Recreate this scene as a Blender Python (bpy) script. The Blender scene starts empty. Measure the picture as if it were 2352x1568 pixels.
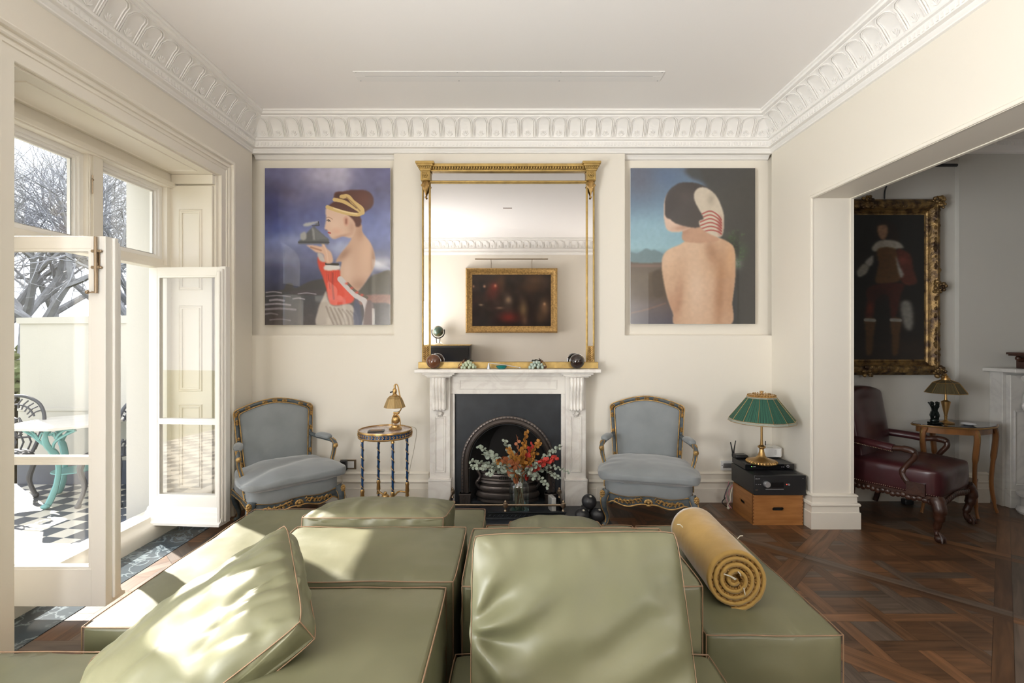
import bpy, bmesh, math, random
import numpy as np
from mathutils import Vector, Matrix, noise
PI = math.pi
SC = bpy.context.scene
COL = SC.collection
R = math.radians
# ---------------------------------------------------------------- camera, world, lights
FPX = 1130.0      # focal length in pixels of the 2352 wide frame
CZ = 1.52         # camera height
cam_d = bpy.data.cameras.new('camera'); cam = bpy.data.objects.new('camera', cam_d); COL.objects.link(cam)
cam.location = (0, 0, CZ); cam.rotation_euler = (R(90), 0, 0)
cam_d.sensor_width = 36; cam_d.lens = FPX / 2352 * 36; cam_d.clip_start = 0.02; cam_d.clip_end = 400
cam_d.shift_y = -14 / 2352
SC.camera = cam
SC.view_settings.view_transform = 'Standard'; SC.view_settings.look = 'None'
SC.view_settings.gamma = 1; SC.view_settings.use_curve_mapping = False
SC.view_settings.exposure = 0.42
SC.cycles.use_denoising = True
SC.cycles.max_bounces = 10; SC.cycles.diffuse_bounces = 7; SC.cycles.glossy_bounces = 5
SC.cycles.transmission_bounces = 8; SC.cycles.transparent_max_bounces = 16
SC.cycles.sample_clamp_indirect = 6; SC.cycles.caustics_reflective = False; SC.cycles.caustics_refractive = False
w = bpy.data.worlds.new('sky'); SC.world = w; w.use_nodes = True
wn = w.node_tree; wn.nodes['Background'].inputs[0].default_value = (0.86, 0.92, 1.0, 1); wn.nodes['Background'].inputs[1].default_value = 1.9
def lamp(name, kind, loc, energy, color=(1, 1, 1), **k):
    d = bpy.data.lights.new(name, kind); d.energy = energy; d.color = color
    o = bpy.data.objects.new(name, d); COL.objects.link(o); o.location = loc
    for a, b in k.items(): setattr(d, a, b)
    return o
def aim(o, d): o.rotation_euler = Vector(d).to_track_quat('-Z', 'Y').to_euler()
SUN = Vector((1, -.72, -.855)).normalized()
s = lamp('sun', 'SUN', (-8, 8, 8), 12.5, (1, .94, .85), angle=R(.6)); aim(s, SUN)
# daylight through the second french window (beside the camera)
a = lamp('window_daylight', 'AREA', (-3.06, -.07, 1.4), 285, (.965, .98, 1), shape='RECTANGLE', size=1.6, size_y=2.6); aim(a, (1, .38, .62))
for x in (-2.02, 1.98):      # added fill lamps near the rear wall corners; that wall has no windows
    a = lamp('rear_fill_light', 'AREA', (x, -1.24, 2.1), 42, (.97, .98, 1), shape='RECTANGLE', size=.55, size_y=2.2); aim(a, (-.06 * x, 1, .30))
a = lamp('next_room_fill_light', 'AREA', (4.4, -1.1, 1.6), 3, (.92, .95, 1), shape='RECTANGLE', size=1.4, size_y=2.2); aim(a, (0, 1, 0))  # added fill lamp for the next room, no window behind it

# ---------------------------------------------------------------- helpers
def P(px, py, Y):
    return Vector(((px - 1176) * Y / FPX, Y, CZ - (py - 770) * Y / FPX))
class G:
    def __init__(s): s.v = []; s.f = []; s.m = []; s.T = Matrix(); s.mi = 0
    def add(s, vs, fs):
        b = len(s.v); T = s.T
        s.v += [tuple(T @ Vector(p)) for p in vs]
        s.f += [tuple(b + i for i in f) for f in fs]; s.m += [s.mi] * len(fs)
        return s
    def mat(s, i): s.mi = i; return s
    def box(s, x0, x1, y0, y1, z0, z1):
        vs = [(x, y, z) for z in (z0, z1) for y in (y0, y1) for x in (x0, x1)]
        return s.add(vs, [(0, 2, 3, 1), (4, 5, 7, 6), (0, 1, 5, 4), (2, 6, 7, 3), (0, 4, 6, 2), (1, 3, 7, 5)])
    def lathe(s, prof, c=(0, 0, 0), n=20, sx=1, sy=1, flute=0, nf=0):
        vs = []; fs = []; m = len(prof)
        for i in range(n):
            t = 2 * PI * i / n; k = 1 + (flute * math.cos(nf * t) if nf else 0)
            for r, z in prof: vs.append((c[0] + r * k * math.cos(t) * sx, c[1] + r * k * math.sin(t) * sy, c[2] + z))
        for i in range(n):
            j = (i + 1) % n
            for q in range(m - 1): fs.append((i * m + q, j * m + q, j * m + q + 1, i * m + q + 1))
        if prof[0][0] > 1e-6: fs.append(tuple(i * m for i in range(n))[::-1])
        if prof[-1][0] > 1e-6: fs.append(tuple(i * m + m - 1 for i in range(n)))
        return s.add(vs, fs)
    def tube(s, pts, r, n=8, closed=False, flat=1.0, up=None):
        pts = [Vector(p) for p in pts]; N = len(pts)
        rr = r if isinstance(r, (list, tuple)) else [r] * N
        vs = []; fs = []; prev = None
        for i, p in enumerate(pts):
            a = pts[(i - 1) % N] if (closed or i > 0) else p
            b = pts[(i + 1) % N] if (closed or i < N - 1) else p
            t = (b - a)
            t = t.normalized() if t.length > 1e-9 else Vector((0, 0, 1))
            if up is not None: x = Vector(up) - t * t.dot(Vector(up))
            elif prev is None: x = t.orthogonal()
            else: x = prev - t * prev.dot(t)
            if x.length < 1e-6: x = t.orthogonal()
            x.normalize(); prev = x; y = t.cross(x)
            for k in range(n):
                q = 2 * PI * k / n
                vs.append(p + x * (math.cos(q) * rr[i]) + y * (math.sin(q) * rr[i] * flat))
        for i in range(N if closed else N - 1):
            j = (i + 1) % N
            for k in range(n):
                l = (k + 1) % n; fs.append((i * n + k, i * n + l, j * n + l, j * n + k))
        if not closed:
            fs.append(tuple(range(n))[::-1]); fs.append(tuple((N - 1) * n + k for k in range(n)))
        return s.add(vs, fs)
    def ball(s, c, r, n=12, m=8, sc=(1, 1, 1)):
        prof = [(r * math.sin(PI * i / m), -r * math.cos(PI * i / m)) for i in range(m + 1)]
        prof[0] = (0, -r); prof[-1] = (0, r)
        vs = [(c[0], c[1], c[2] - r * sc[2])]; fs = []
        for i in range(1, m):
            for k in range(n):
                t = 2 * PI * k / n
                vs.append((c[0] + prof[i][0] * math.cos(t) * sc[0], c[1] + prof[i][0] * math.sin(t) * sc[1], c[2] + prof[i][1] * sc[2]))
        vs.append((c[0], c[1], c[2] + r * sc[2])); L = len(vs) - 1
        for k in range(n):
            l = (k + 1) % n
            fs.append((0, 1 + l, 1 + k)); fs.append((L, 1 + (m - 2) * n + k, 1 + (m - 2) * n + l))
            for i in range(m - 2):
                a = 1 + i * n; fs.append((a + k, a + l, a + n + l, a + n + k))
        return s.add(vs, fs)
    def sweep(s, path, prof, N=(0, 0, 1), closed=False):
        N = Vector(N); pts = [Vector(p) for p in path]; L = len(pts); m = len(prof); vs = []; fs = []
        for i, p in enumerate(pts):
            d1 = (p - pts[i - 1]) if (closed or i > 0) else None
            d2 = (pts[(i + 1) % L] - p) if (closed or i < L - 1) else None
            if d1 is None: d1 = d2
            if d2 is None: d2 = d1
            a = N.cross(d1.normalized()); b = N.cross(d2.normalized())
            mt = (a + b) / (1 + a.dot(b))
            for u, q in prof: vs.append(p + mt * u + N * q)
        for i in range(L if closed else L - 1):
            j = (i + 1) % L
            for k in range(m - 1): fs.append((i * m + k, i * m + k + 1, j * m + k + 1, j * m + k))
        if not closed:
            fs.append(tuple(range(m))[::-1]); fs.append(tuple((L - 1) * m + k for k in range(m)))
        return s.add(vs, fs)
    def prism(s, pts, y0, y1):      # outline in XZ extruded along Y
        n = len(pts); vs = [(x, y0, z) for x, z in pts] + [(x, y1, z) for x, z in pts]
        fs = [tuple(range(n)), tuple(range(2 * n - 1, n - 1, -1))] + [(i, i + n, (i + 1) % n + n, (i + 1) % n) for i in range(n)]
        return s.add(vs, fs)
    def prismz(s, pts, z0, z1):
        n = len(pts); vs = [(x, y, z0) for x, y in pts] + [(x, y, z1) for x, y in pts]
        fs = [tuple(range(n))[::-1], tuple(range(n, 2 * n))] + [(i, (i + 1) % n, (i + 1) % n + n, i + n) for i in range(n)]
        return s.add(vs, fs)
    def frame(s, x0, x1, z0, z1, w_, y0, y1):      # rectangular ring in the XZ plane
        s.box(x0, x0 + w_, y0, y1, z0, z1); s.box(x1 - w_, x1, y0, y1, z0, z1)
        s.box(x0 + w_, x1 - w_, y0, y1, z0, z0 + w_); s.box(x0 + w_, x1 - w_, y0, y1, z1 - w_, z1)
        return s
def crom(pts, n=8, closed=False):
    pts = [Vector(p) for p in pts]; L = len(pts); out = []
    for i in range(L if closed else L - 1):
        g = (lambda k: pts[k % L]) if closed else (lambda k: pts[min(max(k, 0), L - 1)])
        p0, p1, p2, p3 = g(i - 1), g(i), g(i + 1), g(i + 2)
        for j in range(n):
            t = j / n
            out.append(.5 * ((2 * p1) + (p2 - p0) * t + (2 * p0 - 5 * p1 + 4 * p2 - p3) * t * t + (3 * p1 - p0 - 3 * p2 + p3) * t ** 3))
    if not closed: out.append(pts[-1])
    return out
def each(name, gs, m, parent, **k): return [build(name, q, m, parent, **k) for q in gs]
def lerp(a, b, t): return a + (b - a) * t
def build(name, g, mats, parent=None, smooth=True, bev=0, loc=None, rotz=0, seg=2, sub=0):
    me = bpy.data.meshes.new(name)
    me.from_pydata(g.v, [], g.f)
    if not isinstance(mats, (list, tuple)): mats = [mats]
    for m in mats: me.materials.append(m)
    me.polygons.foreach_set('material_index', g.m)
    me.update()
    b = bmesh.new(); b.from_mesh(me); bmesh.ops.recalc_face_normals(b, faces=b.faces); b.to_mesh(me); b.free()
    if smooth:
        me.polygons.foreach_set('use_smooth', [True] * len(me.polygons))
        try: me.set_sharp_from_angle(angle=R(38))
        except Exception: pass
    o = bpy.data.objects.new(name, me); COL.objects.link(o)
    if parent: o.parent = parent
    if loc is not None: o.location = loc
    if rotz: o.rotation_euler = (0, 0, rotz)
    if bev:
        md = o.modifiers.new('bevel', 'BEVEL'); md.width = bev; md.segments = seg; md.limit_method = 'ANGLE'; md.angle_limit = R(40)
        md.harden_normals = False
    if sub:
        md = o.modifiers.new('sub', 'SUBSURF'); md.levels = sub; md.render_levels = sub
    return o
def tag(o, label=None, cat=None, group=None, kind=None):
    if label: o['label'] = label
    if cat: o['category'] = cat
    if group: o['group'] = group
    if kind: o['kind'] = kind
    return o
def struct(name, g, m, parent=None, **k):
    o = build(name, g, m, parent, **k)
    if parent is None: o['kind'] = 'structure'
    return o
def thing(name, label, cat, loc=(0, 0, 0), rotz=0, group=None):
    o = bpy.data.objects.new(name, None); COL.objects.link(o); o.location = loc; o.rotation_euler = (0, 0, rotz)
    o.empty_display_size = .1
    return tag(o, label, cat, group)
def copy_tree(o, parent=None):
    c = o.copy(); COL.objects.link(c)
    if parent: c.parent = parent
    for ch in list(o.children): copy_tree(ch, c)
    return c
# ---------------------------------------------------------------- materials
def mat(name, col, rough=.5, metal=0, bump=0, bscale=60, coat=0, var=0, vscale=4, spec=.5, col2=None, sheen=0, emit=None, estr=0, stretch=None, det=4):
    m = bpy.data.materials.new(name); m.use_nodes = True; nt = m.node_tree; b = nt.nodes['Principled BSDF']
    b.inputs['Base Color'].default_value = (*col, 1); b.inputs['Roughness'].default_value = rough
    b.inputs['Metallic'].default_value = metal; b.inputs['Specular IOR Level'].default_value = spec
    if coat: b.inputs['Coat Weight'].default_value = coat; b.inputs['Coat Roughness'].default_value = .12
    if sheen: b.inputs['Sheen Weight'].default_value = sheen; b.inputs['Sheen Roughness'].default_value = .4
    if emit: b.inputs['Emission Color'].default_value = (*emit, 1); b.inputs['Emission Strength'].default_value = estr
    tc = nt.nodes.new('ShaderNodeTexCoord'); src = tc.outputs['Object']
    if stretch:
        mp = nt.nodes.new('ShaderNodeMapping'); mp.inputs['Scale'].default_value = stretch; nt.links.new(src, mp.inputs[0]); src = mp.outputs[0]
    if var or col2:
        n = nt.nodes.new('ShaderNodeTexNoise'); n.inputs['Scale'].default_value = vscale; n.inputs['Detail'].default_value = det; nt.links.new(src, n.inputs[0])
        cr = nt.nodes.new('ShaderNodeValToRGB'); c2 = col2 if col2 else tuple(c * (1 - var) for c in col)
        cr.color_ramp.elements[0].position = .35; cr.color_ramp.elements[1].position = .65
        cr.color_ramp.elements[0].color = (*c2, 1); cr.color_ramp.elements[1].color = (*col, 1)
        nt.links.new(n.outputs[0], cr.inputs[0]); nt.links.new(cr.outputs[0], b.inputs['Base Color'])
    if bump:
        n = nt.nodes.new('ShaderNodeTexNoise'); n.inputs['Scale'].default_value = bscale; n.inputs['Detail'].default_value = 5; nt.links.new(src, n.inputs[0])
        bp = nt.nodes.new('ShaderNodeBump'); bp.inputs['Strength'].default_value = bump; bp.inputs['Distance'].default_value = .01
        nt.links.new(n.outputs[0], bp.inputs['Height']); nt.links.new(bp.outputs[0], b.inputs['Normal'])
    return m
def glassm(name, tint=(1, 1, 1), refl=.08, rough=0):
    m = bpy.data.materials.new(name); m.use_nodes = True; nt = m.node_tree; nt.nodes.clear()
    o = nt.nodes.new('ShaderNodeOutputMaterial'); t = nt.nodes.new('ShaderNodeBsdfTransparent'); g = nt.nodes.new('ShaderNodeBsdfGlossy')
    t.inputs[0].default_value = (*tint, 1); g.inputs['Roughness'].default_value = rough; g.inputs[0].default_value = (1, 1, 1, 1)
    lw = nt.nodes.new('ShaderNodeLayerWeight'); lw.inputs[0].default_value = .5
    pw = nt.nodes.new('ShaderNodeMath'); pw.operation = 'POWER'; pw.inputs[1].default_value = 4.0; nt.links.new(lw.outputs['Facing'], pw.inputs[0])
    f = nt.nodes.new('ShaderNodeMath'); f.operation = 'MULTIPLY_ADD'; f.inputs[1].default_value = .8; f.inputs[2].default_value = refl * .6; nt.links.new(pw.outputs[0], f.inputs[0])
    x = nt.nodes.new('ShaderNodeMixShader'); nt.links.new(f.outputs[0], x.inputs[0]); nt.links.new(t.outputs[0], x.inputs[1]); nt.links.new(g.outputs[0], x.inputs[2])
    nt.links.new(x.outputs[0], o.inputs[0]); return m
def veined(name, c1, c2, scale=3, rough=.3, dist=6, lo=.45, hi=.55, coat=0):
    m = mat(name, c1, rough, coat=coat); nt = m.node_tree; b = nt.nodes['Principled BSDF']
    tc = nt.nodes.new('ShaderNodeTexCoord'); n = nt.nodes.new('ShaderNodeTexNoise'); n.inputs['Scale'].default_value = scale
    n.inputs['Detail'].default_value = 8; n.inputs['Distortion'].default_value = dist; nt.links.new(tc.outputs['Object'], n.inputs[0])
    cr = nt.nodes.new('ShaderNodeValToRGB'); e = cr.color_ramp.elements; e[0].position = lo; e[0].color = (*c1, 1); e[1].position = hi; e[1].color = (*c1, 1)
    k = e.new((lo + hi) / 2); k.color = (*c2, 1)
    nt.links.new(n.outputs[0], cr.inputs[0]); nt.links.new(cr.outputs[0], b.inputs['Base Color']); return m
M = {}
M['wall'] = mat('cream_wall_paint', (.78, .735, .65), .62, bump=.03, bscale=180)
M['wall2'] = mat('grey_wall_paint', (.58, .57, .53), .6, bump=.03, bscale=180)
M['wood_white'] = mat('cream_gloss_woodwork', (.80, .755, .665), .38, bump=.02, bscale=40)
M['door_white'] = mat('white_gloss_door_paint', (.83, .81, .77), .35)
M['plaster'] = mat('white_plaster', (.86, .845, .82), .7)
M['ceil'] = mat('ceiling_paint', (.90, .88, .865), .7)
M['vent'] = mat('ceiling_plate_paint', (.86, .85, .84), .7)
M['dark'] = mat('black_gap', (.01, .01, .01), .8)
M['ext'] = mat('cream_masonry_render', (.50, .485, .445), .8, bump=.1, bscale=60)
M['slate'] = mat('black_slate', (.028, .032, .038), .38, bump=.05, bscale=30, var=.3, vscale=8)
M['marble'] = veined('green_grey_marble', (.05, .066, .08), (.20, .24, .26), 7, .16, 1.2, .47, .56)
M['marblew'] = veined('white_marble', (.77, .74, .69), (.70, .66, .615), 2.6, .3, 2, .44, .58)
M['marblew2'] = veined('white_veined_marble', (.60, .59, .56), (.54, .53, .51), 2.5, .3, 1.5, .45, .57)
M['iron'] = mat('blackleaded_iron', (.02, .024, .028), .42, .3, bump=.04, bscale=90)
M['iron2'] = mat('polished_grate_iron', (.12, .10, .09), .34, .75, bump=.08, bscale=90)
M['coal'] = mat('coal_lumps', (.02, .02, .022), .6, bump=.6, bscale=60)
M['brass'] = mat('aged_brass', (.34, .26, .18), .33, .9)
M['gilt'] = mat('gilded_frame', (.56, .38, .13), .42, .55, bump=.1, bscale=120, var=.25, vscale=20)
M['gold'] = mat('worn_gold_leaf', (.58, .36, .13), .42, .6, bump=.25, bscale=140, var=.45, vscale=30)
M['bronze'] = mat('gilt_bronze', (.50, .31, .12), .32, .85, bump=.05, bscale=120)
M['blueframe'] = mat('slate_blue_painted_wood', (.050, .068, .080), .42, bump=.1, bscale=120, col2=(.10, .115, .12), vscale=22)
M['velvet'] = mat('grey_blue_velvet', (.25, .27, .28), .85, sheen=.5, bump=.06, bscale=300, var=.14, vscale=5)
M['leather'] = mat('olive_green_leather', (.176, .169, .096), .48, bump=.22, bscale=6, coat=.03, col2=(.124, .124, .066), vscale=1.7, spec=.5)
M['piping'] = mat('tan_leather_piping', (.27, .165, .095), .6)
M['oxblood'] = mat('oxblood_leather', (.035, .008, .010), .30, coat=.12, bump=.08, bscale=9, col2=(.055, .012, .015), vscale=3)
M['mahog'] = mat('carved_mahogany', (.055, .020, .011), .34, coat=.1, bump=.2, bscale=60, var=.4, vscale=14)
M['walnut'] = mat('walnut_veneer', (.26, .11, .035), .28, coat=.2, var=.45, vscale=10, stretch=(1, 1, .2))
M['blueglass'] = mat('blue_enamel', (.008, .045, .13), .15, coat=.6)
M['redmarble'] = veined('pink_marble', (.40, .30, .28), (.62, .55, .52), 9, .12, 2, .4, .62)
M['mustard'] = mat('mustard_velvet', (.42, .255, .062), .8, sheen=.5, bump=.15, bscale=25, var=.18, vscale=6)
M['mustard2'] = mat('mustard_quilt_layers', (.26, .14, .03), .85, bump=.5, bscale=55)
M['oak'] = mat('oiled_oak', (.42, .185, .055), .42, bump=.05, bscale=30, col2=(.31, .125, .035), vscale=7, stretch=(.6, .6, 5))
M['oakend'] = mat('oak_end_grain', (.20, .075, .02), .6)
M['black'] = mat('black_metal_case', (.016, .016, .017), .42, bump=.02, bscale=300)
M['gloss'] = mat('black_glass', (.004, .004, .005), .06, coat=.5)
M['silver'] = mat('brushed_aluminium', (.62, .63, .66), .32, .8)
M['whitep'] = mat('white_plastic', (.80, .80, .79), .35)
M['rubber'] = mat('black_plastic', (.012, .012, .013), .35)
def pleat(name, c1, c2, freq, rough=.7, metal=0):
    m = mat(name, c1, rough, metal); nt = m.node_tree; b = nt.nodes['Principled BSDF']; tc = nt.nodes.new('ShaderNodeTexCoord'); sx = nt.nodes.new('ShaderNodeSeparateXYZ')
    at = nt.nodes.new('ShaderNodeMath'); at.operation = 'ARCTAN2'; n = nt.nodes.new('ShaderNodeTexNoise'); n.noise_dimensions = '1D'; n.inputs['Scale'].default_value = freq; n.inputs['Detail'].default_value = 3
    cr = nt.nodes.new('ShaderNodeValToRGB'); cr.color_ramp.elements[0].position = .36; cr.color_ramp.elements[0].color = (*c2, 1); cr.color_ramp.elements[1].position = .62; cr.color_ramp.elements[1].color = (*c1, 1)
    bp = nt.nodes.new('ShaderNodeBump'); bp.inputs['Strength'].default_value = .5; bp.inputs['Distance'].default_value = .004
    for q, r_ in ((tc.outputs['Object'], sx.inputs[0]), (sx.outputs[0], at.inputs[1]), (sx.outputs[1], at.inputs[0]), (at.outputs[0], n.inputs['W']), (n.outputs[0], cr.inputs[0]), (cr.outputs[0], b.inputs['Base Color']), (n.outputs[0], bp.inputs['Height']), (bp.outputs[0], b.inputs['Normal'])): nt.links.new(q, r_)
    return m
M['greensilk'] = pleat('green_pleated_silk', (.030, .135, .085), (.008, .040, .028), 34)
M['mesh'] = pleat('woven_metal_mesh', (.50, .35, .15), (.26, .17, .07), 20, .5, .4)
M['meshd'] = pleat('dark_mesh_shade', (.15, .12, .055), (.07, .055, .03), 20, .5, .4)
M['soot'] = mat('soot_blackened_iron', (.011, .009, .008), .9)
M['trim'] = mat('grey_green_braid', (.32, .33, .27), .8, bump=.5, bscale=120)
M['glass'] = glassm('window_glass')
M['jar'] = glassm('blue_tint_glass', (.955, .985, .985), .10)
M['jarb'] = glassm('teal_glass_base', (.42, .78, .76), .2)
M['teal'] = mat('teal_glass', (.005, .19, .17), .08, coat=.8)
M['mirror'] = mat('mirror_silver', (.56, .54, .525), .005, 1)
M['turq'] = mat('turquoise_painted_iron', (.17, .40, .40), .45, bump=.15, bscale=90)
M['cast'] = mat('weathered_dark_cast_iron', (.055, .06, .075), .5, bump=.2, bscale=80)
M['stone'] = mat('pale_stone_top', (.62, .60, .57), .35, var=.15, vscale=6)
M['bark'] = mat('haze_lightened_bark', (.34, .34, .355), .9, bump=.5, bscale=18, var=.3)  # bark grey lightened to stand in for outdoor haze and glare
M['bowl1'] = mat('polished_brown_lignum', (.10, .035, .015), .12, coat=.7, col2=(.18, .07, .03), vscale=12)
M['bowl2'] = mat('dark_lignum', (.028, .016, .013), .12, coat=.7)
M['bowlb'] = mat('matt_black_bowl', (.028, .028, .03), .36)
M['ivory'] = mat('ivory_disc', (.60, .56, .46), .5)
M['grape'] = mat('pale_green_stone', (.42, .50, .36), .22, coat=.4, col2=(.52, .55, .36), vscale=30)
M['grape2'] = mat('pale_jade_stone', (.36, .45, .38), .22, coat=.4, col2=(.46, .52, .46), vscale=30)
M['twig'] = mat('brown_twig', (.16, .09, .05), .8)
M['gstem'] = mat('grey_green_stem', (.22, .22, .15), .7)
M['leafg'] = mat('grey_green_eucalyptus_leaf', (.36, .41, .33), .65, var=.3, vscale=30)
M['leafo'] = mat('amber_eucalyptus_leaf', (.50, .22, .035), .6, var=.35, vscale=30)
M['leafr'] = mat('red_eucalyptus_leaf', (.55, .045, .03), .6, var=.25, vscale=30)
M['leafc'] = mat('copper_leaf', (.45, .15, .06), .6, var=.25, vscale=30)
M['bronzed'] = mat('black_patinated_bronze', (.012, .018, .016), .25, .6)
M['porc'] = mat('white_porcelain', (.7, .72, .75), .15, coat=.5)
M['cable'] = mat('cable_beige', (.55, .50, .40), .6)
M['pink'] = mat('cable_pink', (.55, .25, .30), .6)
M['hedge'] = mat('hedge_leaves', (.10, .14, .05), .9, bump=.6, bscale=8, col2=(.20, .20, .08), vscale=3)
M['globe'] = mat('green_globe', (.03, .09, .07), .3, coat=.3, col2=(.10, .07, .03), vscale=14)
M['goldframe'] = mat('carved_antique_gold', (.30, .19, .07), .4, .6, bump=.6, bscale=45, col2=(.06, .035, .02), vscale=16)
M['led'] = mat('green_led', (.1, .8, .1), .4, emit=(.2, 1, .15), estr=3)
M['ledr'] = mat('red_led', (.8, .05, .05), .4, emit=(1, .05, .03), estr=3)
M['grey'] = mat('grey_lettering', (.45, .45, .45), .6)
M['slateP'] = mat('dark_outdoor_slate', (.10, .115, .15), .5, var=.2)
def checker():
    m = mat('terrace_checker_tiles', (.6, .56, .5), .45); nt = m.node_tree; b = nt.nodes['Principled BSDF']
    tc = nt.nodes.new('ShaderNodeTexCoord'); mp = nt.nodes.new('ShaderNodeMapping'); mp.inputs['Rotation'].default_value = (0, 0, R(9))
    c = nt.nodes.new('ShaderNodeTexChecker'); c.inputs['Scale'].default_value = 6.4
    c.inputs[1].default_value = (.66, .62, .54, 1); c.inputs[2].default_value = (.075, .085, .105, 1)
    nt.links.new(tc.outputs['Object'], mp.inputs[0]); nt.links.new(mp.outputs[0], c.inputs[0]); nt.links.new(c.outputs[0], b.inputs['Base Color']); return m
M['checker'] = checker()
def parq():
    m = mat('oak_parquet', (.1, .06, .03), .3); nt = m.node_tree; b = nt.nodes['Principled BSDF']
    a = nt.nodes.new('ShaderNodeVertexColor'); a.layer_name = 'plank'
    uv = nt.nodes.new('ShaderNodeUVMap'); uv.uv_map = 'grain'; mp = nt.nodes.new('ShaderNodeMapping'); mp.inputs['Scale'].default_value = (1.6, 18, 1)
    n = nt.nodes.new('ShaderNodeTexNoise'); n.inputs['Scale'].default_value = 1.6; n.inputs['Detail'].default_value = 6; n.inputs['Distortion'].default_value = .6
    cr = nt.nodes.new('ShaderNodeValToRGB'); cr.color_ramp.elements[0].position = .3; cr.color_ramp.elements[0].color = (.55, .53, .51, 1); cr.color_ramp.elements[1].position = .7; cr.color_ramp.elements[1].color = (1.22, 1.18, 1.14, 1)
    x = nt.nodes.new('ShaderNodeMix'); x.data_type = 'RGBA'; x.blend_type = 'MULTIPLY'; x.inputs[0].default_value = 1
    nt.links.new(uv.outputs[0], mp.inputs[0]); nt.links.new(mp.outputs[0], n.inputs[0]); nt.links.new(n.outputs[0], cr.inputs[0])
    nt.links.new(a.outputs[0], x.inputs[6]); nt.links.new(cr.outputs[0], x.inputs[7]); nt.links.new(x.outputs[2], b.inputs['Base Color'])
    bp = nt.nodes.new('ShaderNodeBump'); bp.inputs['Strength'].default_value = .12; bp.inputs['Distance'].default_value = .004
    nt.links.new(n.outputs[0], bp.inputs['Height']); nt.links.new(bp.outputs[0], b.inputs['Normal'])
    b.inputs['Roughness'].default_value = .36; b.inputs['Specular IOR Level'].default_value = .45
    return m
M['parq'] = parq()
# ---------------------------------------------------------------- room dimensions
XL, XR, YB, YR, ZC = -2.383, 2.38, 4.51, -1.30, 3.505
NI = .08                    # depth of the picture niches
rnd = random.Random(7)
# ---- parquet floor: 1 m panels set at 45 degrees, woven boards inside
def clip(poly, edges):
    for (nx, ny, d) in edges:
        out = []
        for i in range(len(poly)):
            a = poly[i]; b = poly[(i + 1) % len(poly)]
            da = nx * a[0] + ny * a[1] - d; db = nx * b[0] + ny * b[1] - d
            if da <= 0: out.append(a)
            if (da < 0 < db) or (db < 0 < da):
                t = da / (da - db); out.append((a[0] + (b[0] - a[0]) * t, a[1] + (b[1] - a[1]) * t))
        poly = out
        if len(poly) < 3: return []
    return poly
def area(p): return abs(sum(p[i][0] * p[(i + 1) % len(p)][1] - p[(i + 1) % len(p)][0] * p[i][1] for i in range(len(p)))) / 2
def floor_mesh():
    planks = []; S = 1.0; bw = .075; k = math.sqrt(.5); u00 = 3.79 - 6; v00 = -.035 - 8
    rooms = [[(-1, 0, 2.39), (1, 0, 9.2), (0, 1, 4.62), (0, -1, 1.3)]]
    def put(poly, ang, cl):
        poly = clip(poly, cl)
        if not poly: return
        q = clip(poly, rooms[0])
        if q and area(q) > 2e-5:
            planks.append((q, ang))
    for iu in range(0, 16):
        for iv in range(0, 18):
            u0 = u00 + iu * S; v0 = v00 + iv * S
            cu, cv = u0 + .5, v0 + .5; cx, cy = (cu - cv) * k, (cu + cv) * k
            if cx < -3.2 or cx > 7 or cy < -2.1 or cy > 5.4: continue
            xy = lambda u, v: ((u - v) * k, (u + v) * k)
            e = .0007
            rect = lambda a, b, c, d: [xy(a + e, c + e), xy(b - e, c + e), xy(b - e, d - e), xy(a + e, d - e)]
            put(rect(u0, u0 + bw, v0, v0 + S), PI / 4 + PI / 2, []); put(rect(u0 + S - bw, u0 + S, v0, v0 + S), PI / 4 + PI / 2, [])
            put(rect(u0 + bw, u0 + S - bw, v0, v0 + bw), PI / 4, []); put(rect(u0 + bw, u0 + S - bw, v0 + S - bw, v0 + S), PI / 4, [])
            # inner square limits in XY: u = (x+y)k, v = (y-x)k
            a0, a1, b0, b1 = u0 + bw, u0 + S - bw, v0 + bw, v0 + S - bw
            cl = [(-k, -k, -a0 - e), (k, k, a1 - e), (k, -k, -b0 - e), (-k, k, b1 - e)]
            p_ = .24; w_ = .075
            for i in range(-5, 6):
                for j in range(-5, 6):
                    x = cx + (i - .5) * p_ + .08; y = cy + (j - .5) * p_ + .08
                    bx = lambda x0, x1, y0, y1: [(x0 + e, y0 + e), (x1 - e, y0 + e), (x1 - e, y1 - e), (x0 + e, y1 - e)]
                    put(bx(x + w_, x + p_, y + w_, y + p_), 0 if rnd.random() < .5 else PI / 2, cl)
                    if (i + j) % 2: put(bx(x + w_ - p_, x + p_, y, y + w_), 0, cl)
                    else: put(bx(x, x + w_, y + w_ - p_, y + p_), PI / 2, cl)
    return planks
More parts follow.
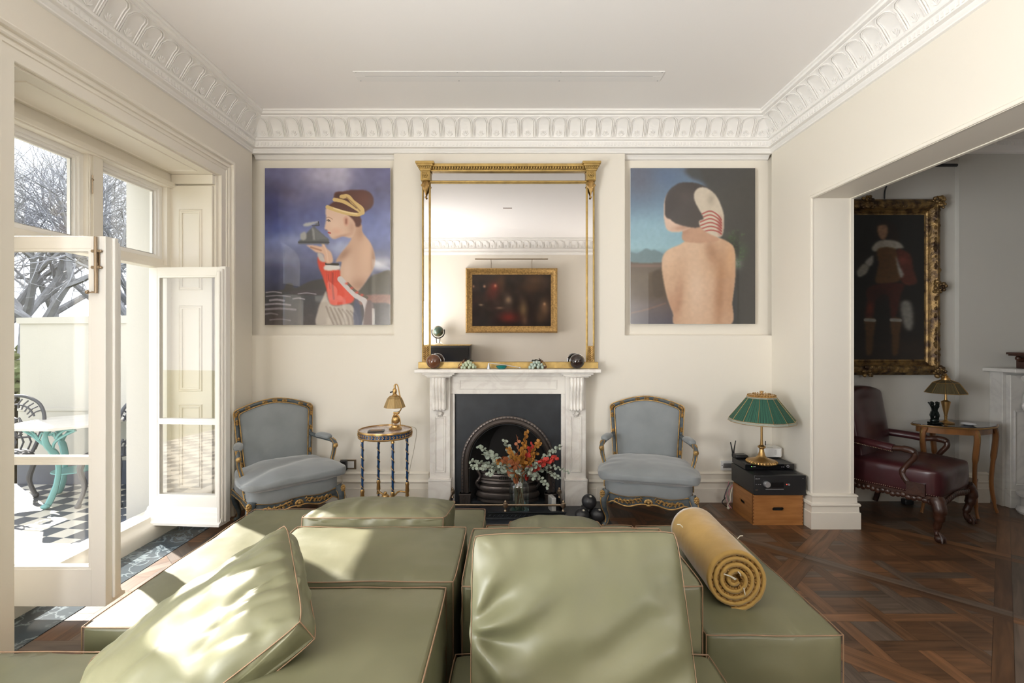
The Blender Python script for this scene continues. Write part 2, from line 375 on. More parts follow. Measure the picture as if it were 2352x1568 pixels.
def make_floor():
    pl = floor_mesh(); vs = []; fs = []; cols = []; uvs = []
    for poly, ang in pl:
        b = len(vs); vs += [(x, y, 0) for x, y in poly]; fs.append(tuple(range(b, b + len(poly))))
        t = rnd.random(); d = rnd.uniform(.65, 1.22)
        c = (lerp(.115, .20, t) * d, lerp(.062, .098, t) * d, lerp(.034, .045, t) * d)
        if rnd.random() < .18: c = (.135 * d, .10 * d, .075 * d)
        ox, oy = rnd.uniform(0, 50), rnd.uniform(0, 50); ca, sa = math.cos(ang), math.sin(ang)
        for x, y in poly: cols.append((*c, 1)); uvs.append((x * ca + y * sa + ox, -x * sa + y * ca + oy))
    me = bpy.data.meshes.new('floor'); n0 = len(fs)
    b = len(vs); vs += [(-2.39, -1.3, -.004), (9.2, -1.3, -.004), (9.2, 4.62, -.004), (-2.39, 4.62, -.004)]; fs.append((b, b + 1, b + 2, b + 3))
    for q in range(4): cols.append((.012, .008, .005, 1)); uvs.append((0, 0))
    b = len(vs); vs += [(-2.39, -1.3, -.15), (9.2, -1.3, -.15), (9.2, 4.62, -.15), (-2.39, 4.62, -.15)]; fs.append((b + 3, b + 2, b + 1, b))
    for q in range(4): cols.append((.012, .008, .005, 1)); uvs.append((0, 0))
    me.from_pydata(vs, [], fs)
    ca = me.color_attributes.new('plank', 'FLOAT_COLOR', 'CORNER'); ca.data.foreach_set('color', np.array(cols, dtype=np.float32).ravel())
    uv = me.uv_layers.new(name='grain'); uv.data.foreach_set('uv', np.array(uvs, dtype=np.float32).ravel())
    me.materials.append(M['parq']); o = bpy.data.objects.new('floor', me); COL.objects.link(o); o['kind'] = 'structure'
make_floor()
g = G().box(-2.66, -2.392, 2.30, 4.0, -.1, .003); g.box(-2.66, -2.392, -.95, .76, -.1, .003)
struct('floor_threshold', g, M['marble'], smooth=False)

# ---- walls
g = G()
FX = -.037
for (x0, x1, z0, z1) in ((XL - .4, FX - .40, -.1, 1.52), (FX + .40, XR + .02, -.1, 1.52), (FX - .40, FX + .40, .80, 1.52)): g.box(x0, x1, YB, YB + NI, z0, z1)
struct('wall_back_lower', g, M['wall'], smooth=False)
struct('wall_back_chimney', G().box(-1.082, 1.034, YB, YB + NI, 1.52, ZC + .1), M['wall'], smooth=False)
g = G()
for (x0, x1, z0, z1) in ((XL - .4, FX - .40, 0, ZC + .1), (FX + .40, 2.72, 0, ZC + .1), (FX - .40, FX + .40, .80, ZC + .1)): g.box(x0, x1, YB + NI, YB + .45, z0, z1)
# fire opening is hidden behind the iron plate
struct('wall_back', g, M['wall'], smooth=False)
O1 = (2.34, 4.0); O2 = (-.90, .76); ZO = 2.82
g = G()
for (y0, y1) in ((YR - .3, O2[0]), (O2[1], O1[0]), (O1[1], YB)): g.box(-2.86, XL, y0, y1, -.1, ZC + .1)
for o_ in (O1, O2): g.box(-2.86, XL, o_[0], o_[1], ZO, ZC + .1)
struct('wall_left', g, M['wall'], smooth=False)
g = G()
for (y0, y1) in ((-2.5, O2[0] - .08), (O2[1] + .08, O1[0] - .02), (O1[1] - .02, 6.0)): g.box(-3.12, -2.862, y0, y1, -.3, 4.6)
for o_ in (O1, O2): g.box(-3.12, -2.862, o_[0] - .08, o_[1] + .08, 2.79, 4.6)
struct('wall_exterior', g, M['ext'], smooth=False)
YJ = 3.89; XJ = 2.70; ZJ = 2.604
g = G().box(XR, XJ, YJ, YB, -.1, ZC + .1).box(XR, XJ, .5, YJ, ZJ, ZC + .1).box(XR, XJ, YR - .3, .5, -.1, ZC + .1)
struct('wall_right', g, M['wall'], smooth=False)
struct('wall_rear', G().box(XL - .45, 6.4, YR - .12, YR, -.1, ZC + .1), M['wall'], smooth=False)
g = G().box(XL - .45, 6.5, YR - .2, YB + .5, ZC, ZC + .2)
struct('ceiling', g, M['ceil'], smooth=False)
# next room
g = G().box(XJ, 4.09, 4.545, YB + .45, -.1, ZC + .05).box(4.09, 6.5, 4.50, YB + .45, -.1, ZC + .05)
struct('wall_next_room_back', g, M['wall2'], smooth=False)
struct('wall_next_room_side', G().box(6.3, 6.45, YR - .2, YB + .45, -.1, ZC + .05), M['wall2'], smooth=False)

# ---- cornice
COVE = [(.168, 1.935), (.150, 1.925), (.118, 1.905), (.085, 1.870), (.062, 1.83), (.052, 1.795)]
prof = [(0, ZC - CZ), (.205, ZC - CZ), (.205, 1.972), (.192, 1.966), (.192, 1.950), (.180, 1.944), (.168, 1.944)] + COVE + \
       [(.066, 1.785), (.066, 1.768), (.050, 1.764), (.046, 1.752), (.046, 1.716), (.058, 1.712), (.058, 1.704), (.030, 1.700), (.026, 1.688), (.016, 1.678), (.016, 1.668), (0, 1.664)]
prof = [(a, b + CZ) for a, b in prof]
room = [(XL, YR, 0), (XR, YR, 0), (XR, YB, 0), (XL, YB, 0)]
g = G().sweep(room, prof, closed=True)
def cove_pt(t):
    t = max(0, min(1, t)) * (len(COVE) - 1); i = min(int(t), len(COVE) - 2); f = t - i
    return lerp(COVE[i][0], COVE[i + 1][0], f), lerp(COVE[i][1], COVE[i + 1][1], f) + CZ
def leafrun(a, b, inward, pitch=.14):
    a = Vector(a); b = Vector(b); d = (b - a); L = d.length; d.normalize(); n = int(L / pitch); pt = L / n; inn = Vector(inward)
    def pos(s_, t, lift=.004):
        o_, z = cove_pt(t); return a + d * s_ + inn * (o_ + lift) + Vector((0, 0, z - lift))
    for i in range(n):
        s0 = (i + .5) * pt
        for rr, lf in ((.46, .004), (.36, .002)):
            pts = [pos(s0 - pt * rr * (1 if q else 1), .98, lf) for q in (0,)]
            pts = [pos(s0 - pt * rr, .98, lf), pos(s0 - pt * rr, .45, lf)]
            for q in range(1, 6):
                th = PI * q / 6; pts.append(pos(s0 - pt * rr * math.cos(th), .45 - .40 * math.sin(th) * (rr / .46), lf))
            pts += [pos(s0 + pt * rr, .45, lf), pos(s0 + pt * rr, .98, lf)]
            g.tube(pts, .0042, 4)
        for q in range(-2, 3):
            th = q * .5
            g.tube([pos(s0, .93), pos(s0 + pt * .14 * math.sin(th), .93 - .13 * math.cos(th), .006), pos(s0 + pt * .24 * math.sin(th), .93 - .24 * math.cos(th), .006)], [.003, .0055, .003], 4)
def dentil(a, b, inward, pitch=.031):
    a = Vector(a); b = Vector(b); d = (b - a); L = d.length; d.normalize(); n = int(L / pitch); inn = Vector(inward)
    for i in range(n):
        p = a + d * ((i + .5) * L / n) + inn * .046
        q = [p - d * .009, p + d * .009, p + d * .009 + inn * .007, p - d * .009 + inn * .007]
        vs = [(v.x, v.y, z + CZ) for z in (1.722, 1.750) for v in q]
        g.add(vs, [(0, 1, 5, 4), (1, 2, 6, 5), (2, 3, 7, 6), (3, 0, 4, 7), (4, 5, 6, 7), (3, 2, 1, 0)])
runs = [((XL + .06, YB, 0), (XR - .06, YB, 0), (0, -1, 0)), ((XL, YR + .1, 0), (XL, YB - .06, 0), (1, 0, 0)), ((XR, YR + .1, 0), (XR, YB - .06, 0), (-1, 0, 0)), ((XL + .06, YR, 0), (XR - .06, YR, 0), (0, 1, 0))]
for i, r_ in enumerate(runs):
    leafrun(*r_)
    if i != 3: dentil(*r_)
# lower band returning into the niches
for (x0, x1) in ((XL, -1.082), (1.034, XR)):
    g.box(x0, x1, YB - .012, YB + NI, 3.184, 3.2)
    g.sweep([(x1, YB + NI, 0), (x0, YB + NI, 0)], [(0, 3.19), (.045, 3.19), (.045, 3.18), (.03, 3.168), (.022, 3.155), (0, 3.15)])
struct('trim_cornice', g, M['plaster'], bev=0)
g = G().sweep([(XJ, 4.545, 0), (XJ, 2.0, 0)][::-1] , [(0, 3.505), (-.2, 3.505), (-.19, 3.46), (-.10, 3.42), (-.06, 3.31), (-.06, 3.22), (0, 3.18)])
g.sweep([(6.3, 4.5, 0), (4.09, 4.5, 0), (4.09, 4.545, 0), (XJ, 4.545, 0)], [(0, 3.505), (.2, 3.505), (.19, 3.46), (.17, 3.44), (.10, 3.42), (.06, 3.31), (.066, 3.29), (.05, 3.28), (.05, 3.24), (.03, 3.22), (.02, 3.19), (0, 3.18)])
b0 = g
g2 = G(); g = b0
dentil((4.1, 4.5, 0), (6.2, 4.5, 0), (0, -1, 0)); leafrun((4.1, 4.5, 0), (6.2, 4.5, 0), (0, -1, 0))
struct('trim_next_room_cornice', g, M['plaster'])

# ---- skirting
SK = [(0, 0), (.035, 0), (.035, .127), (.028, .131), (.026, .172), (.033, .178), (.036, .188), (.030, .200), (.018, .205), (.016, .246), (.023, .252), (.023, .260), (.012, .268), (0, .272)]
def skirt(name, path): struct(name, G().sweep(path, SK), M['wood_white'])
skirt('baseboard_back_left', [(-.76, YB, 0), (XL, YB, 0), (XL, 4.175, 0)])
skirt('baseboard_right', [(2.735 + .1, 4.545, 0), (XJ, 4.545, 0), (XJ, YJ, 0), (XR, YJ, 0), (XR, YB, 0), (.70, YB, 0)])
skirt('baseboard_next_room', [(4.34, 4.50, 0), (4.09, 4.50, 0), (4.09, 4.545, 0), (XJ + .1, 4.545, 0)])
# ---- opening bead to the next room
bead = [(0, 0), (0, .012), (.006, .016), (.018, .016), (.024, .010), (.030, 0)]
g = G().sweep([(XR, YJ, .272), (XR, YJ, ZJ), (XR, .5, ZJ)], [(a, b) for a, b in bead], N=(-1, 0, 0))
g.sweep([(XR, YJ, .272), (XR, YJ, ZJ), (XR, .5, ZJ)], [(-.001, 0), (-.001, .006), (-.004, .006), (-.004, 0)], N=(-1, 0, 0))
g.sweep([(XJ - .02, YJ, .272), (XJ - .02, YJ, ZJ), (XJ - .02, .5, ZJ)], [(-.006, -.02), (-.006, .006), (0.0, .006), (0, -.02)], N=(-1, 0, 0))
struct('trim_opening_bead', g, M['wood_white'])
# ---- architraves round the french windows
ARCH = [(0, 0), (0, .016), (.004, .020), (.062, .020), (.066, .026), (.074, .026), (.078, .020), (.092, .020), (.096, .030), (.106, .034), (.120, .026), (.128, .026), (.134, .044), (.148, .050), (.158, .044), (.160, 0)]
for i, (y0, y1) in enumerate((O1, O2)):
    path = [(XL, y0, 0), (XL, y0, ZO), (XL, y1, ZO), (XL, y1, 0)]
    struct('trim_window_architrave' + ('' if i == 0 else '_rear'), G().sweep(path, ARCH, N=(1, 0, 0)), M['wood_white'])
# ---- shutter boxes and soffit panel lining the deep reveal of window 1
g = G()
for (y0, y1), in ((O1,),):
    g.box(-2.80, XL - .004, y1 - .03, y1 + .002, 0, ZO)
    g.box(-2.80, XL - .004, y0 - .002, y0 + .02, 0, ZO)
    g.box(-2.80, XL - .003, y0, y1, ZO - .012, ZO + .002)
    g.box(-2.725, XL - .012, y1 - .066, y1 - .032, 2.733, ZO - .014)
    # soffit sunk panel mouldings
    for (a, b, c, d, z) in ((-2.70, -2.46, y0 + .15, y1 - .15, ZO - .018),):
        g.sweep([(a, c, z), (b, c, z), (b, d, z), (a, d, z)], [(0, .006), (.004, 0), (.012, 0), (.018, .006)], closed=True)
struct('trim_window_reveal', g, M['wood_white'])
def shutter(y, nrm, name, label):
    s_ = thing(name, label, 'shutter', (-2.78, y, .04))
    g = G().box(0, .375, -.022, 0, 0, 2.68) if nrm < 0 else G().box(0, .375, 0, .022, 0, 2.68)
    f = -.022 if nrm < 0 else .022; e = -1 if nrm < 0 else 1
    build('panel_board', g, M['wood_white'], s_, bev=.002)
    for (z0, z1) in ((.28, .90), (1.06, 1.69), (1.87, 2.46)):
        g = G()
        pth = [(.14, f, z0), (.14, f, z1), (.27, f, z1), (.27, f, z0)]
        if e > 0: pth = pth[::-1]
        g.sweep(pth, [(0, 0), (0, .008), (.008, .012), (.014, .004), (.02, .004), (.024, .010), (.030, 0)], N=(0, e, 0), closed=True)
        build('panel_moulding', g, M['wood_white'], s_)
    each('hinge', [G().tube([(-.004, f * 1.1, z - .035), (-.004, f * 1.1, z + .035)], .006, 8) for z in (.3, 1.4, 2.52)], M['brass'], s_)
shutter(3.965, -1, 'window_shutter', 'tall cream panelled shutter folded in the far side of the french window reveal')
# ---- window frame, fanlight, threshold
XF = -2.80
def wframe(name, y0, y1):
    g = G()
    a, b = y0 + .12, y1 - .13          # clear frame
    g.box(XF - .05, XF + .066, y0, a + .05, .0, 2.733); g.box(XF - .05, XF + .066, b + .03, y1 - .001, .0, 2.733)
    g.box(XF - .05, XF + .07, y0, y1, 2.735, 2.82)
    g.box(XF - .02, XF + .10, y0, y1, 2.705, 2.738); g.box(XF - .02, XF + .085, y0, y1, 2.695, 2.706)
    g.box(XF - .05, XF + .04, y0, y1, 2.055, 2.12); g.box(XF - .03, XF + .065, y0, y1, 2.045, 2.075)     # transom
    mid = (a + b) / 2 + .08
    g.box(XF - .05, XF + .055, mid - .06, mid + .06, 2.12, 2.70); g.box(XF, XF + .07, mid - .035, mid + .035, 2.12, 2.70)
    for q in (-.05, -.025, .02, .045): g.box(XF, XF + .062, mid + q - .004, mid + q + .004, 2.12, 2.70)
    r_ = struct(name, g, M['wood_white'], bev=.003, smooth=False)
    for (c, d) in ((a + .05, mid - .06), (mid + .06, b + .03)):
        f = G()
        for w_, dx in ((.03, .045), (.045, .03), (.058, .012)):
            f.box(XF - .03, XF - .02 + dx, c, c + w_, 2.12, 2.70); f.box(XF - .03, XF - .02 + dx, d - w_, d, 2.12, 2.70)
            f.box(XF - .03, XF - .02 + dx, c + w_, d - w_, 2.70 - w_, 2.70); f.box(XF - .03, XF - .02 + dx, c + w_, d - w_, 2.12, 2.12 + w_ * .7)
        build('sash', f, M['door_white'], r_, smooth=False)
        build('glass_pane', G().box(XF - .012, XF - .008, c + .05, d - .05, 2.15, 2.65), M['glass'], r_, smooth=False)
    c_ = G().tube([(XF + .075, mid - .05, 2.44), (XF + .075, mid - .05, 2.56)], .004, 6).ball((XF + .077, mid - .05, 2.53), .008)
    tag(build('casement_stay', c_, M['brass'], r_), 'small brass catch')
    return r_
wframe('window_1', *O1)
wframe('window_2', *O2)
g = G()
for (y0, y1) in (O1, O2):
    pr = [(-2.86, 0), (-2.86, .15), (-2.74, .155), (-2.725, .15), (-2.715, .13), (-2.70, .115), (-2.675, .105), (-2.66, .085), (-2.655, .06), (-2.66, 0)]
    n = len(pr); vs = [(x, y0, z) for x, z in pr] + [(x, y1, z) for x, z in pr]
    g.add(vs, [tuple(range(n)), tuple(range(2 * n - 1, n - 1, -1))] + [(i, i + n, (i + 1) % n + n, (i + 1) % n) for i in range(n)])
struct('window_sill', g, M['wood_white'])

# ---- french door leaves, hinged at XF, local +X runs from the hinge to the free edge
def leaf(name, loc, rotz, outer, W=.64):
    """outer: -1 when the outside face is local -Y"""
    r_ = bpy.data.objects.new(name, None); COL.objects.link(r_); r_.location = loc; r_.rotation_euler = (0, 0, rotz); r_['kind'] = 'structure'
    Z0, Z1 = .10, 2.04; t = .022; o = outer
    g = G()
    g.box(0, .065, -t, t, Z0, Z1); g.box(W - .075, W, -t, t, Z0, Z1)
    g.box(.065, W - .075, -t, t, Z0, .295); g.box(.065, W - .075, -t, t, 1.975, Z1)
    build('door_frame', g, M['door_white'], r_, smooth=False, bev=.002)
    f = G()
    for z0, z1 in ((.295, .855), (.873, 1.975)):
        for sg in (-1, 1):
            f.box(.065, .082, sg * .012, sg * .019, z0, z1); f.box(W - .092, W - .075, sg * .012, sg * .019, z0, z1)
            f.box(.082, W - .092, sg * .012, sg * .019, z0, z0 + .012); f.box(.082, W - .092, sg * .012, sg * .019, z1 - .014, z1)
    build('glazing_bead', f, M['door_white'], r_, smooth=False)
    build('glazing_bar', G().box(.06, W - .07, -.017, .017, .853, .875), M['door_white'], r_, smooth=False, bev=.003)
    for z0, z1 in ((.29, .86), (.87, 1.98)):
        build('glass_pane', G().box(.062, W - .072, -.002, .002, z0, z1), M['glass'], r_, smooth=False)
    # rebated meeting edge with stepped mouldings
    e = G()
    for (x0, x1, y0, y1, dz) in ((W - .03, W + .012, t, t + .028, .0), (W - .022, W + .004, t + .028, t + .050, -.02), (W - .03, W - .006, t + .050, t + .068, -.04)):
        a, b = sorted((o * y0, o * y1)); e.box(x0, x1, a, b, Z0 + .02, Z1 + dz)
    build('meeting_bead', e, M['door_white'], r_, smooth=False, bev=.006, seg=3)
    # weather bar along the foot of the outside face
    pr = [(0, .215), (.012, .205), (.016, .19), (.028, .185), (.034, .165), (.055, .155), (.064, .13), (.085, .118), (.088, .102), (0, .100)]
    n = len(pr); vs = [(x, o * (t + q), z) for x in (-.005, W + .0) for q, z in pr]
    build('weather_bar', G().add(vs, [tuple(range(n)), tuple(range(2 * n - 1, n - 1, -1))] + [(i, i + n, (i + 1) % n + n, (i + 1) % n) for i in range(n)]), M['door_white'], r_)
    return r_
d1 = leaf('door_1', (XF + .03, 2.600, 0), 0, 1)
d2 = leaf('door_2', (XF + .02, 3.79, 0), R(-4), -1, .62)
# surface bolt on the near leaf
g = G(); bx, by = .60, -.024
g.box(bx - .014, bx + .014, by - .004, by, 1.87, 1.965); g.tube([(bx, by - .012, 1.85), (bx, by - .012, 2.035)], .008, 10)
g.tube([(bx, by - .010, 1.74), (bx, by - .010, 1.90)], .009, 10)
for z in (1.875, 1.96):
    for q in (-.022, .022): g.ball((bx + q, by - .005, z), .008, 8, 6)
g.box(bx - .022, bx + .022, by - .014, by - .002, 1.868, 1.882); g.box(bx - .022, bx + .022, by - .014, by - .002, 1.953, 1.967)
g.tube([(bx, by - .014, 1.745), (bx - .028, by - .022, 1.745)], .005, 8); g.ball((bx - .034, by - .024, 1.745), .011, 10, 8)
tag(build('bolt', g, M['brass'], d1), 'aged brass surface bolt')
pass  # each('hinge', [G().tube([(-.006, -.03, z - .04), (-.006, -.03, z + .04)], .007, 8) for z in (.35, 1.1, 1.85)], M['brass'], d2)

# ---- ceiling plate
t = thing('ceiling_air_vent', 'long thin white slotted plate screwed to the ceiling', 'vent', (-.023, 3.77, ZC))
g = G().box(-1.175, 1.175, -.073, -.010, -.004, 0).box(-1.175, 1.175, -.002, .073, -.004, 0).box(-1.175, -1.10, -.010, -.002, -.004, 0).box(1.10, 1.175, -.010, -.002, -.004, 0)
build('plate', g, M['vent'], t, smooth=False, bev=.001)
tag(build('slot', G().box(-1.10, 1.10, -.010, -.002, -.003, -.0005), M['grey'], t, smooth=False), 'dark slot')
for x in (-1.155, -.39, .39, 1.155):
    for y in (-.06, .06): build('screw', G().lathe([(0, -.0065), (.005, -.006), (.006, -.004)], (x, y, 0), 8), M['grey'], t)

# ---- switches and sockets
def plate(name, label, cat, loc, w_, h_, m, holes):
    t = thing(name, label, cat, loc)
    build('face_plate', G().box(-w_ / 2, w_ / 2, -.010, 0, -h_ / 2, h_ / 2), m, t, bev=.002)
    holes(t); return t
def h1(t):
    build('socket_insert', G().box(-.055, .055, -.013, -.009, -.03, .03), M['whitep'], t)
def h2(t):
    build('switch_insert', G().box(-.055, .045, -.013, -.009, -.022, .022), M['silver'], t, bev=.002)
    build('screw', G().ball((-.062, -.010, 0), .004, 8, 6), M['dark'], t)
plate('wall_socket', 'brass double wall socket behind the right arm of the left armchair', 'socket', (-1.50, YB, .34), .145, .088, M['brass'], h1)
plate('network_socket', 'white wall plate left of the stacked hifi units', 'socket', (1.985, YB, .33), .15, .088, M['whitep'], h2)
t = thing('skirting_socket', 'cream socket set into the skirting behind the left leg of the right armchair', 'socket', (.86, YB - .034, .088))
build('face_plate', G().box(-.09, .09, -.008, 0, -.055, .055), M['wood_white'], t, bev=.002)
build('socket_insert', G().frame(-.065, .065, -.035, .035, .006, -.013, -.006), M['wood_white'], t)
t = thing('plug_adapter', 'black plug adapters in the brass wall socket', 'plug', (-1.53, YB - .014, .34))
build('plug_body', G().box(-.03, .03, -.05, 0, -.05, .048), M['rubber'], t, bev=.012, seg=3)
build('cable_grip', G().tube([(0, -.05, -.02), (0, -.075, -.028), (0, -.08, -.07)], [.014, .012, .008], 10), M['rubber'], t)
# ---------------------------------------------------------------- soft boxes (leather blocks, cushions)
def softbox(w_, d_, h_, puff=(.0, .0, .0), n=14, wr=0, wscale=3.0, seed=0, corner=0, fold=0, edge=.0, px=3.0, pw=.7, extra=None):
    """box with centre at origin; puff = outward bulge of the x, y and z faces; returns G"""
    b = bmesh.new(); bmesh.ops.create_cube(b, size=2.0)
    bmesh.ops.subdivide_edges(b, edges=b.edges[:], cuts=n, use_grid_fill=True)
    half = (w_ / 2, d_ / 2, h_ / 2); off = Vector((seed * 3.7, seed * 1.3, seed * 7.1))
    g = G(); idx = {}
    for v in b.verts:
        c = v.co.copy(); p = Vector((c.x * half[0], c.y * half[1], c.z * half[2])); q = p.copy()
        for ax in range(3):
            if abs(abs(c[ax]) - 1) < 1e-4:
                o1, o2 = [i for i in range(3) if i != ax]
                m = (1 - abs(c[o1]) ** px) * (1 - abs(c[o2]) ** px)
                s_ = math.copysign(1, c[ax])
                q[ax] += s_ * puff[ax] * m ** pw
                if extra and ax == 2 and s_ > 0: q[ax] += extra(p.x, p.y) * min(1, m * 3)
                if wr:
                    nz = noise.fractal(p * wscale + off, 1.0, 2.2, 3)
                    rg = 1 - abs(noise.noise(p * wscale * 1.3 + off * 2)) * 2
                    q[ax] += s_ * m ** .5 * (wr * nz + wr * .7 * max(rg - .55, 0))
                if fold:      # creases running in from the seams
                    ed = max(abs(c[o1]), abs(c[o2])) ** 5
                    tt = p[o1] if abs(c[o2]) > abs(c[o1]) else p[o2]
                    q[ax] += s_ * fold * ed * (1 - ed) * 3 * noise.noise(Vector((tt * 16, seed, ax)))
        if corner:
            r_ = (abs(c.x) ** 8) * (abs(c.y) ** 8)
            q.x *= 1 - corner * r_; q.y *= 1 - corner * r_
        if edge: q.z += edge * noise.noise(Vector((p.x * 4, p.y * 4, seed)))
        idx[v.index] = len(g.v); g.v.append(tuple(q))
    for f in b.faces: g.f.append(tuple(idx[v.index] for v in f.verts)); g.m.append(0)
    b.free(); return g
def seams(w_, d_, h_, r=.0042, n=28, zs=(-1, 1), corner=0, edge=.0, seed=0, vert=True):
    g = G()
    def pt(cx, cy, cz):
        p = Vector((cx * w_ / 2, cy * d_ / 2, cz * h_ / 2)); q = p.copy()
        if corner:
            r_ = (abs(cx) ** 8) * (abs(cy) ** 8); q.x *= 1 - corner * r_; q.y *= 1 - corner * r_
        if edge: q.z += edge * noise.noise(Vector((p.x * 4, p.y * 4, seed)))
        q.x += math.copysign(.002, cx) if abs(cx) > .99 else 0; q.y += math.copysign(.002, cy) if abs(cy) > .99 else 0; q.z += cz * .001
        return q
    for z in zs:
        ring = [(lerp(-1, 1, i / n), -1) for i in range(n)] + [(1, lerp(-1, 1, i / n)) for i in range(n)] + [(lerp(1, -1, i / n), 1) for i in range(n)] + [(-1, lerp(1, -1, i / n)) for i in range(n)]
        g.tube([pt(x, y, z) for x, y in ring], r, 6, closed=True)
    if vert:
        for x, y in ((-1, -1), (1, -1), (1, 1), (-1, 1)):
            g.tube([pt(x, y, lerp(-1, 1, i / 8)) for i in range(9)], r, 6)
    return g
def block(x0, x1, y0, y1, z1, label, seed, z0=.02, top=.012, side=.012, name='sofa_module'):
    w_, d_, h_ = x1 - x0, y1 - y0, z1 - z0
    t = thing(name, label, 'sofa module', ((x0 + x1) / 2, (y0 + y1) / 2, 0), 0, 'green leather sofa modules')
    g = softbox(w_ - .01, d_ - .01, h_, (side, side, top), 20, .011, 3.0, seed, corner=.012, fold=.014, edge=.006)
    o = build('upholstery', g, M['leather'], t, loc=(0, 0, z0 + h_ / 2)); md = o.modifiers.new('round', 'BEVEL'); md.width = .012; md.segments = 3; md.angle_limit = R(60); md.limit_method = 'ANGLE'
    p = build('piping', seams(w_ - .01, d_ - .01, h_, .0023, zs=(1,), corner=.012, edge=.006, seed=seed), M['piping'], t, loc=(0, 0, z0 + h_ / 2))
    tag(p, 'tan leather piping')
    each('foot', [G().lathe([(.03, 0), (.03, .03)], (sx * (w_ / 2 - .06), sy * (d_ / 2 - .06), 0), 10) for sx in (-1, 1) for sy in (-1, 1)], M['rubber'], t)
    return t
block(-1.66, -1.065, 1.88, 3.17, .40, 'long low green leather chaise block beside the marble threshold, striped by sunlight', 1)
block(-1.055, -.165, 2.30, 3.18, .40, 'low green leather seat block under the flat cushion, nearest the left half of the fireplace', 2)
block(-1.0, -.205, 1.772, 2.285, .63, 'high green leather back block with a sun patch on its top', 3, top=.02)
block(-.78, -.228, .86, 1.757, .622, 'high green leather block between the tilted cushion and the big standing cushion, nearest the viewer', 4, top=.02)
block(-2.12, -.80, .86, 1.742, .40, 'low green leather seat block carrying the large tilted cushion beside the french window', 5)
block(-.185, .685, 1.742, 2.275, .63, 'high green leather back block behind the big standing cushion', 6, top=.016)
block(-.205, .695, .80, 1.73, .40, 'low green leather seat block on which the big creased cushion stands', 7)
block(.72, 1.245, 1.83, 2.90, .40, 'low green leather seat block carrying the rolled mustard quilt', 8, top=.015)
block(-.155, .71, 2.285, 2.905, .40, 'low green leather seat block beyond the high centre back block, facing the hearth', 9)
def dcrease(x, y):
    dx, dy = x + .36, y + .02; d = math.hypot(dx, dy); a = math.atan2(dy, dx)
    v = .030 * math.exp(-(d / .20) ** 2) * math.sin(a * 7 + .5) * min(1, d / .05)
    s_ = x * .55 - y + .02; v += .012 * math.sin(s_ * 34 + 2 * noise.noise(Vector((x * 5, y * 5, 1)))) * math.exp(-((y + .08) / .14) ** 2)
    return v
def tcrease(x, y):
    k = max(0, 1 - (.34 - y) / .30)
    q = abs(math.sin(x * 19 + 2.2 * noise.noise(Vector((x * 5, y * 3, 4))) + y * 5)); q2 = abs(math.sin(x * 31 - y * 7 + 2 * noise.noise(Vector((x * 7, y * 4, 9)))))
    return -.030 * k * (1 - q) ** 2.5 - .014 * k * (1 - q2) ** 2 + .014 * noise.noise(Vector((x * 9, y * 4, 8))) * 1.4
def pcrease(x, y):
    return .010 * math.sin(x * 52 + 3 * noise.noise(Vector((x * 7, y * 2, 2)))) * (.6 + .4 * noise.noise(Vector((x * 4, 1, 7)))) * max(0, min(1, (.22 - y) / .3))
def cushion(name, label, w_, d_, h_, puff, mtx, seed, wr=.012, fold=.012, n=26, side=.0, r=.0025, wscale=3.2, corner=.03, px=2.4, pw=.6, extra=None):
    t = thing(name, label, 'cushion', (0, 0, 0), 0, 'green leather loose cushions'); t.matrix_world = mtx
    g = softbox(w_, d_, h_, (side, side, puff), n, wr, wscale, seed, corner=corner, fold=fold, px=px, pw=pw, extra=extra)
    o = build('upholstery', g, M['leather'], t)
    o.modifiers.new('smooth', 'SUBSURF').render_levels = 2
    tag(build('piping', seams(w_, d_, h_, r, corner=corner), M['piping'], t), 'tan leather piping'); return t
def axes(ex, ey, ez, o):
    m = Matrix.Identity(4)
    for i, a in enumerate((ex, ey, ez)):
        for j in range(3): m[j][i] = a[j]
    for j in range(3): m[j][3] = o[j]
    return m
cushion('leather_cushion', 'flat oblong green leather cushion lying behind the left back block, below the round table', .69, .46, .12,
        .050, Matrix.Translation((-.665, 2.56, .555)) @ Matrix.Rotation(R(-9), 4, 'X'), 21, .008, .022, 40, extra=pcrease)
cushion('leather_cushion', 'green leather cushion of which only the low hump shows beyond the centre back block', .50, .42, .035,
        .080, Matrix.Translation((.235, 2.56, .463)) @ Matrix.Rotation(R(-2), 4, 'X'), 22, .010, extra=pcrease)
# pillow creases run away from the viewer's seam
# big standing cushion leaning on the centre back block
top = Vector((.200, 1.665, .835)); bot = Vector((.215, 1.49, .405)); ey = (top - bot).normalized(); ex = Vector((1, 0, 0)); ez = ex.cross(ey)
H_ = (top - bot).length
cushion('leather_cushion', 'big square green leather cushion standing upright against the centre back block, creased along one side', .66, H_ + .03, .10,
        .055, axes(ex, ey, ez, (top + bot) / 2 + ez * .03), 23, .016, .012, 44, side=.002, wscale=2.8, extra=dcrease, r=.0012)
T2 = Vector((-.56, 1.30, .775)); T1 = Vector((-.83, 1.79, .845)); dn = Vector((-.52, -.13, -.30))
ex = (T1 - T2).normalized(); ey = (-dn - ex * (-dn).dot(ex)).normalized(); ez = ex.cross(ey)
if ez.z < 0: ez = -ez; ex = -ex
W2 = (T1 - T2).length; H2 = .66
c0 = (T1 + T2) / 2 - ey * H2 / 2 - ez * .05
cushion('leather_cushion', 'large tilted green leather cushion crossed by sunlight, its top edge gathered into wrinkles', W2, H2, .07, .078, axes(ex, ey, ez, c0), 24, .018, .02, 48, side=.004, wscale=3.4, extra=tcrease, r=.0016)

